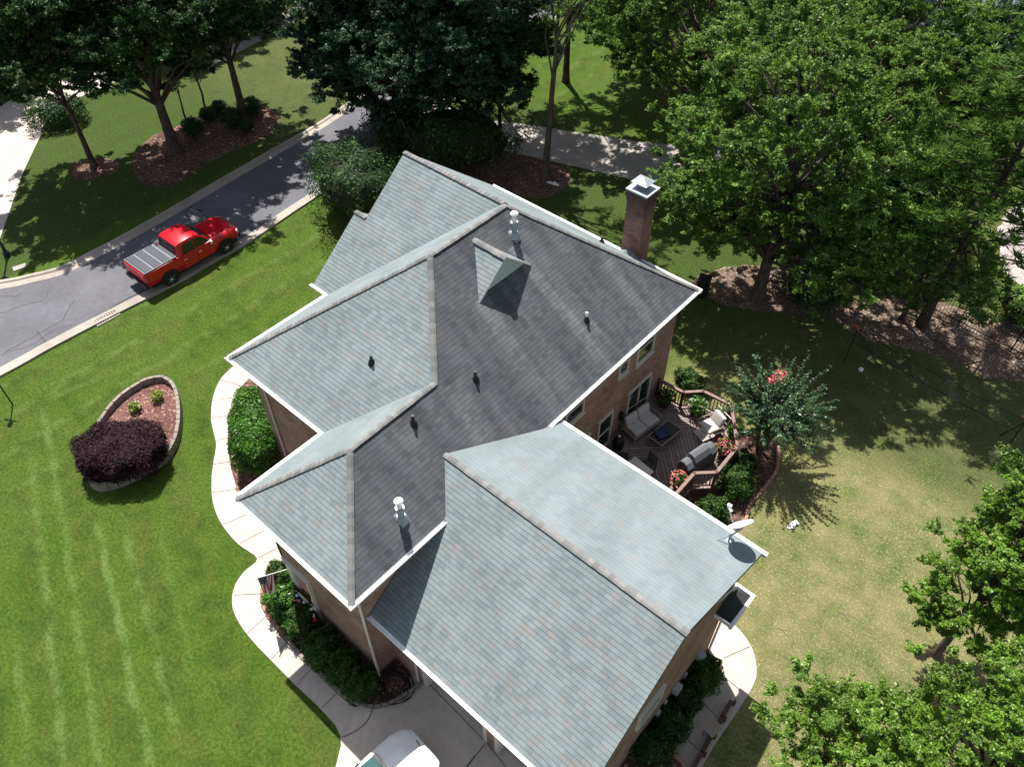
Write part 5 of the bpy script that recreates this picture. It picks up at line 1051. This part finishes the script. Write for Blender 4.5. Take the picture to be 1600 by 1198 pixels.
# pots of flowers
def potted(lb_, q, r, h, blooms, seed, mt='leaf_shrub', z=dz):
    g_ = G(*q, z+h*.9); t_ = shrub('potted_plant', lb_, g_, (r, r, r*.8), 650, .10, M[mt], seed, 'potted plant', z0=z+h-.05, blooms=blooms, core=.5, group='flower pots on the deck')
    MB().lathe([(.05, 0), (r*.48, 0), (r*.62, h*.92), (r*.68, h*.92), (r*.68, h), (r*.55, h)], (0, 0, -h+.05), 16).build('pot', M['pot'], t_); return t_
potted('pot of pink flowers by the balustrade at the garage end of the deck', (1060, 755), .34, .35, [('bloom', M['flower_pink'], 42, .085, .98)], 131)
potted('pot of pink and yellow flowers right of the covered barbecue', (1131, 705), .36, .35, [('bloom', M['flower_pink'], 46, .085, .98), ('lime_leaves', M['leaf_lime'], 20, .09, .96)], 132)
potted('leafy pot with small red blooms under the crape myrtle sprays', (1147, 680), .34, .32, [('bloom', M['flower_pink'], 8, .05, .98)], 133, 'leaf_hedge')
potted('wide pot of green leaves ringed by white flowers near the back balustrade', (1088, 640), .42, .28, [('bloom', M['flower_white'], 44, .04, .98)], 134, 'leaf_hedge')
potted('pot of dull bronze foliage in the deck corner by the house wall', (1039, 626), .40, .32, [('bloom', M['flower_pink'], 8, .05, .95)], 135)
q = G(966, 693, dz+.3); t_ = thing('black_urn', 'black urn-like pot with a white knob by the back door', 'urn', (q.x, q.y, dz)); MB().lathe([(.12, 0), (.2, .1), (.25, .4), (.2, .62), (.1, .72)], (0, 0, 0), 16).build('body', M['black'], t_); MB().ell((0, 0, .76), (.05, .05, .05)).build('knob', M['white'], t_)
# shrubs in the bed outside the deck
DG = 'shrubs in the bed beside the deck'
for k, (q, r, lb_) in enumerate([((1146, 758), (.72, .66, .62), 'round green shrub in the bed outside the deck corner'), ((1113, 800), (.60, .55, .5), 'leafy shrub in the bed behind the satellite dish'), ((1160, 722), (.5, .5, .4), 'small dark shrub under the crape myrtle by the balustrade'), ((1078, 598), (.8, .5, .45), 'dark low shrub outside the back balustrade near the house corner')]):
    shrub('shrub', lb_, G(*q, .35), r, 3400, .105, M['leaf_shrub'], 140+k, group=DG, rz=k, nz=.24)
# ================================================================== DISH, FLAG, BUNTING
dn = Vector((-.72, .34, .60)).normalized(); db = on_plane(1138, 846, (0, gsr, 1), gz+gsr*gv); dc = db+Vector((.12, .16, .78))
ds = thing('satellite_dish', 'white oval satellite dish bolted to the garage roof eave', 'satellite dish', tuple(db)); off_ = dc-db
u_ = dn.cross(Vector((0, 0, 1))).normalized(); v_ = u_.cross(dn); mb = MB(); vs = []; nr = 7; ns = 28
for i in range(nr+1):
    for k in range(ns):
        a = 2*math.pi*k/ns; r_ = i/nr; vs.append(off_+u_*(.36*r_*math.cos(a))+v_*(.40*r_*math.sin(a))+dn*(.09*r_*r_-.045))
mb.add(vs, [(i*ns+k, i*ns+(k+1) % ns, (i+1)*ns+(k+1) % ns, (i+1)*ns+k) for i in range(nr) for k in range(ns)])
o = mb.build('dish', M['white'], ds, smooth=True); z_ = o.modifiers.new('solid', 'SOLIDIFY'); z_.thickness = .025
lo = off_-v_*.40; fe = off_+dn*.55-v_*.30
mb = MB().tube([lo, lo.lerp(fe, .5)+Vector((0, 0, -.02)), fe], .02, 6); o = mb.build('feed_arm', M['steel'], ds)
MB().cyl(fe, fe-dn*.16+v_*.05, .05, .04, 10).box(tuple(fe+Vector((.02, 0, .04))), (.12, .08, .08)).build('feed_horn', M['white'], o)
MB().cyl((0, 0, -.02), (0, 0, .35), .028, n=8).tube([(0, 0, .33), off_-dn*.10], .028, 7).tube([(.28, -.26, .01), (.02, 0, .30)], .014, 5).tube([(-.30, -.22, .01), (-.02, 0, .30)], .014, 5).box((0, 0, .0), (.16, .2, .02)).build('mast', M['steel'], ds)
# flag on a slanting pole from the porch post
fa = Vector((-4.60, .46, 1.80)); fb = Gy(401, 903, -.60); fd = fb-fa
fl = thing('flag', 'stars and stripes flag hanging from a slanting pole on the porch post', 'flag', tuple(fa))
MB().tube([(0, 0, 0), tuple(fd)], .014, 7).ell(tuple(fd), (.03, .03, .03)).build('pole', M['white'], fl)
t = NT('flag_cloth', .85, .1); uv = t.n('ShaderNodeUVMap').outputs[0]; U, V, _ = t.xyz(uv)
stp = t.math('LESS_THAN', t.math('FRACT', t.math('MULTIPLY', V, 6.5)), .5)
col = t.mix(stp, (.78, .76, .76), (.48, .03, .06)); can = t.math('MULTIPLY', t.math('LESS_THAN', U, .40), t.math('GREATER_THAN', V, 6/13))
sx = t.math('SUBTRACT', t.math('FRACT', t.math('MULTIPLY', U, 15.)), .5); sy = t.math('SUBTRACT', t.math('FRACT', t.math('MULTIPLY', V, 9.3)), .5)
star = t.math('LESS_THAN', t.math('ADD', t.math('MULTIPLY', sx, sx), t.math('MULTIPLY', sy, sy)), .05)
col = t.mix(can, col, t.mix(star, (.018, .025, .07), (.7, .7, .72))); M['flag'] = t.out(col)
# hoist edge runs along the pole from its tip; the fly hangs down in folds
d_ = -fd.normalized(); me = bpy.data.meshes.new('cloth'); vs = []; uvs = []; NU, NV = 24, 16
sd = Vector((d_.y, -d_.x, 0)).normalized()
for i in range(NU+1):
    for j in range(NV+1):
        u, v = i/NU, j/NV; drop = u*1.05; hv = v*.66*(1-.42*u)
        p = fd+d_*(.04+.66-hv-.66*.42*u*.35) if False else fd+d_*(.03+(1-v)*.72*(1-.45*u))+Vector((0, 0, -drop))+sd*(.09*u*math.sin(v*9.5+u*2.2)+.05*u*math.sin(v*19))
        vs.append(p); uvs.append((u, v))
fs = [(i*(NV+1)+j, (i+1)*(NV+1)+j, (i+1)*(NV+1)+j+1, i*(NV+1)+j+1) for i in range(NU) for j in range(NV)]
me.from_pydata(vs, [], fs); me.materials.append(M['flag']); ul = me.uv_layers.new(name='UVMap')
for l in me.loops: ul.data[l.index].uv = uvs[l.vertex_index]
for p in me.polygons: p.use_smooth = True
o = bpy.data.objects.new('cloth', me); C.objects.link(o); o.parent = fl; z_ = o.modifiers.new('solid', 'SOLIDIFY'); z_.thickness = .006
# pleated half-round bunting on the porch rail
t = NT('bunting_cloth', .85, .1); uv = t.n('ShaderNodeUVMap').outputs[0]; U, V, _ = t.xyz(uv)
col = t.ramp(V, [(0, (.025, .03, .10)), (.30, (.025, .03, .10)), (.31, (.72, .70, .70)), (.62, (.72, .70, .70)), (.63, (.42, .02, .04)), (1, (.42, .02, .04))]); 
t.t.nodes[-1]
for x in t.t.nodes:
    if x.type == 'VALTORGB': x.color_ramp.interpolation = 'CONSTANT'
M['bunting'] = t.out(col)
def bunting(lb_, loc, first=None):
    if first: return dup(first, loc, R(4), lb_)
    t_ = thing('bunting', lb_, 'bunting', loc, R(4), 'bunting fans along the porch rail'); vs = []; uvs = []; na, nr = 44, 6
    for i in range(na+1):
        for j in range(nr+1):
            a = math.pi*i/na; r_ = .05+.29*j/nr; vs.append((math.cos(a)*r_*1.15, -.05-.20*j/nr-.035*(j/nr)*(1 if i % 2 else -1), -math.sin(a)*r_*.9)); uvs.append((i/na, j/nr))
    me = bpy.data.meshes.new('fan'); me.from_pydata(vs, [], [(i*(nr+1)+j, (i+1)*(nr+1)+j, (i+1)*(nr+1)+j+1, i*(nr+1)+j+1) for i in range(na) for j in range(nr)]); me.materials.append(M['bunting']); ul = me.uv_layers.new(name='UVMap')
    for l in me.loops: ul.data[l.index].uv = uvs[l.vertex_index]
    o = bpy.data.objects.new('fan', me); C.objects.link(o); o.parent = t_; z_ = o.modifiers.new('solid', 'SOLIDIFY'); z_.thickness = .006
    MB().ell((0, -.06, 0), (.06, .05, .05)).build('rosette', M['white'], t_); return t_
b1 = bunting('red white and blue bunting fan next to the porch post', (-4.10, .27, .98)); bunting('red white and blue bunting fan in the middle of the porch rail', (-3.72, .27, .98), b1); bunting('red white and blue bunting fan at the brick end of the porch rail', (-3.34, .27, .98), b1)
# ================================================================== SIDE WALK FURNITURE
a, b = G(1141, 1098), G(1062, 1236); d = b-a; te = thing('timber_rail', 'dark weathered timber rail lying along the side walk', 'timber', (a.x, a.y, 0)); dr = math.atan2(d.y, d.x)
k = 5
for i in range(k): q = d*((i+.5)/k); MB().box((q.x, q.y, .16), (d.length/k-.04, .13, .26), dr).build('sleeper', M['rail'], te, bevel=.01)
for i in range(k+1): q = d*(i/k); MB().box((q.x+.10, q.y+.02, .16), (.08, .08, .3), dr).build('stake', M['rail'], te)
q = G(1112, 1134, .75); tr_ = thing('slatted_tray', 'square slatted wooden tray on a post above the side walk', 'tray', (q.x, q.y, 0), R(-12)); mb = MB()
for i in range(6): mb.box((0, -.2+i*.08, .75), (.50, .066, .025))
mb.build('slats', M['teak'], tr_); mb = MB().box((-.2, 0, .725), (.05, .46, .03)).box((.2, 0, .725), (.05, .46, .03)); mb.build('frame', M['teak'], tr_); MB().cyl((0, 0, 0), (0, 0, .72), .035, n=8).lathe([(.03, 0), (.16, 0), (.1, .05), (.03, .07)], (0, 0, .03), 10).build('post', M['steel'], tr_)
q = G(1047, 1206); t_ = thing('round_planter', 'round brown planter at the bottom edge beside the side walk', 'planter', (q.x, q.y, .03)); MB().lathe([(.1, 0), (.26, 0), (.33, .38), (.37, .38), (.37, .44), (.31, .44), (.29, .36), (.02, .36)], (0, 0, 0), 22).build('tub', M['redbrick'], t_); MB().lathe([(.01, 0), (.29, 0), (.01, .02)], (0, 0, .37), 16).build('soil', M['mulch'], t_)
# ================================================================== BACK GARDEN
nl_, nr_ = G(1318, 566), G(1567, 708)
nt_ = thing('badminton_net', 'black sports net with orange-topped poles stretched across the shaded back lawn', 'net', (nl_.x, nl_.y, 0)); nd = nr_-nl_
M['orange'] = plain('orange_plastic', (.62, .09, .03), .5)
for p, lean_ in ((Vector((0, 0, 0)), -1), (nd, 1)):
    MB().cyl(p, p+Vector((0, 0, 2.0)), .028, .024, 8).build('pole', M['black'], nt_); MB().cyl(p+Vector((0, 0, 1.98)), p+Vector((0, 0, 2.16)), .045, .04, 8).tube([p+Vector((0, 0, 2.1)), p+Vector((-.22, .02, 2.12))], .03, 6).build('pole_top', M['orange'], nt_)
    e = nd.normalized()*lean_; MB().tube([p+Vector((0, 0, 1.95)), p+e*-.9+Vector((.5, .8, .0))], .022, 6).build('strut', M['black'], nt_)
mb = MB(); n_ = 60; m_ = 9; zt_, zb_ = 2.0, 1.30; P = lambda i, j: (nd*(i/n_)+Vector((0, 0, zb_+(zt_-zb_)*j/m_-.10*math.sin(math.pi*i/n_))))
for i in range(n_+1): mb.tube([P(i, 0), P(i, m_)], .0035, 3, caps=False)
for j in range(m_+1): mb.tube([P(i, j) for i in range(0, n_+1, 4)], .018 if j in (0, m_) else .0035, 4 if j in (0, m_) else 3, caps=False)
mb.build('mesh', M['black'], nt_)
q = G(1345, 577, .11); o = MB().ell((0, 0, .11), (.11, .11, .11), 20, 12).build('ball', M['white'], None, smooth=True, loc=(q.x, q.y, 0)); tag(o, 'white ball lying on the shaded lawn near the net', 'ball')
q = G(1238, 821); mb = MB().ell((0, 0, .06), (.10, .16, .06), 9, 6, jit=.35, seed=3).ell((.05, .16, .06), (.10, .10, .07), 9, 6, jit=.35, seed=4).ell((-.06, -.14, .04), (.08, .1, .05), 9, 6, jit=.3, seed=5); o = mb.build('white_rag', M['white'], None, loc=(q.x, q.y, 0)); tag(o, 'crumpled white rag lying on the lawn below the crape myrtle', 'rag')
q = G(1096, 461); t_ = thing('wheeled_bin', 'dark wheeled bin standing in the shade right of the roof corner', 'bin', (q.x, q.y, 0), R(20)); MB().box((0, 0, .52), (.50, .58, .92), taper=1.12).build('body', M['black'], t_, bevel=.02); MB().box((0, 0, 1.01), (.60, .68, .06)).build('lid', M['black'], t_, bevel=.02)
for x in (-.25, .25): MB().cyl((x-.03, .28, .11), (x+.03, .28, .11), .11, n=14).build('wheel', M['rubber'], t_)
for i, (px, sh_) in enumerate((((1222, 985), 'forked bare twig lying on the dry lawn right of the side walk'), ((1318, 961), 'pale bare twig lying in the middle of the dry lawn'))):
    q = G(*px); mb = MB().tube([(-.2, 0, .02), (0, .04, .04), (.22, -.04, .02)], .009, 5).tube([(0, .04, .04), (.1, .16, .02)], .006, 4); tag(mb.build('twig', M['bark_pale'], None, loc=(q.x, q.y, 0)), sh_, 'twig')
# fence behind the pines
def fence(lb_, p0, p1, h, group=None):
    a, b = G(*p0), G(*p1); d = b-a; t_ = thing('iron_fence', lb_, 'fence', (a.x, a.y, 0), 0, group); k = int(d.length/.13); mb = MB(); dr = math.atan2(d.y, d.x)
    for i in range(k): q = d*(i/k); mb.box((q.x, q.y, h/2), (.018, .018, h))
    mb.build('pickets', M['black'], t_); mb = MB()
    for z in (.18, h-.15, h-.02): q = d/2; mb.box((q.x, q.y, z), (d.length, .03, .035), dr)
    mb.build('rails', M['black'], t_); n_ = max(1, int(d.length/2.2))
    for i in range(n_+1): q = d*(i/n_); MB().box((q.x, q.y, h/2+.05), (.06, .06, h+.1)).build('post', M['black'], t_)
fence('black picket fence behind the tall pine between straw bed and gravel yard', (1420, 468), (1760, 640), 1.3)
fence('black picket fence in the shade under the oaks left of the tall pine', (1262, 418), (1414, 466), 1.3)
shrub('shrub', 'loose shrub with dark hollow on the fence at the right edge', G(1590, 500), (1.3, 1.1, .9), 2600, .15, M['leaf_oak'], 161, nz=.35)
shrub('shrub', 'broad shrub in the shade along the left fence', G(1345, 418), (2.2, 1.3, 1.2), 4200, .16, M['leaf_dark'], 162, nz=.3)
shrub('shrub', 'dark shrub in front of the fence between oak trunk and pine', G(1262, 470), (1.5, 1.2, .9), 3200, .15, M['leaf_dark'], 163, nz=.3)
# neighbour's house among the trees
q = G(1470, 22, 4.5); nh = thing('neighbour_house', 'grey-roofed neighbour house mostly hidden by trees at the top right', 'house', (q.x, q.y, 0), R(8))
MB().box((0, 3.5, 2.0), (9, 8, 4.0)).build('wall', M['redbrick'], nh)
for sg in (-1, 1): roof('roof', [(-4.9, 3.5, 7.4), (4.9, 3.5, 7.4), (4.9, 3.5-sg*4.6, 3.9), (-4.9, 3.5-sg*4.6, 3.9)], (0, 3.5-sg*4.6, 3.9), (1, 0, 0), 'shingle', .2, nh)
mb = MB()
for x in (-2.5, 1.5): MB().box((x, -.52, 2.2), (1.1, .08, 1.4)).build('window', M['white'], nh)
MB().box((3.6, 5.6, 6.8), (1.0, .8, 2.4)).build('chimney', M['brick_red'], nh)
q = G(1128, 252); t_ = thing('slatted_bench', 'grey slatted bench among the oaks above the chimney', 'bench', (q.x, q.y, 0), R(60))
for k in range(5): MB().box((0, -.3+k*.13, .45), (1.3, .09, .03)).build('slat', M['cream'], t_)
for x in (-.55, .55): MB().box((x, 0, .22), (.06, .6, .43)).build('leg', M['rail'], t_)
# ================================================================== STREET FURNITURE
q = G(12, 400); t_ = thing('street_lamp', 'black lamp post at the left edge on the far verge', 'street lamp', (q.x, q.y, 0)); MB().lathe([(.16, 0), (.16, .25), (.09, .35), (.07, .9), (.05, 1.0)], (0, 0, 0), 12).cyl((0, 0, .9), (0, 0, 3.1), .05, .04, 10).build('post', M['black'], t_); l = MB().lathe([(.06, 0), (.16, .32), (.18, .34), (.05, .5)], (0, 0, 3.1), 8).build('lantern', M['black'], t_)
q = G(20, 632); t_ = thing('yard_post', 'thin dark post with a crossbar on the lawn at the left edge', 'post', (q.x, q.y, 0)); MB().cyl((0, 0, 0), (0, 0, 2.0), .03, n=8).build('post', M['black'], t_); MB().box((0, 0, 1.7), (.55, .05, .05), R(30)).box((0, 0, 2.1), (.16, .16, .28), R(30)).build('crossbar', M['black'], t_)
q = G(31, 418); tag(MB().box((0, 0, .02), (.62, .36, .05), R(75)).build('utility_cover', M['concrete_old'], None, bevel=.01, loc=(q.x, q.y, 0)), 'pale utility cover in the grass across the road', 'cover')
q = G(168, 498); t_ = thing('storm_drain', 'rusty storm drain grate in the near kerb behind the red pickup', 'drain', (q.x-.05, q.y, 0), R(90)); mb = MB()
for k in range(9): mb.box((-.48+k*.12, 0, .055), (.05, .42, .03))
mb.build('grate', M['rail'], t_); MB().box((0, 0, .03), (1.15, .5, .03)).build('frame', M['concrete_old'], t_)
q = G(33, 394);
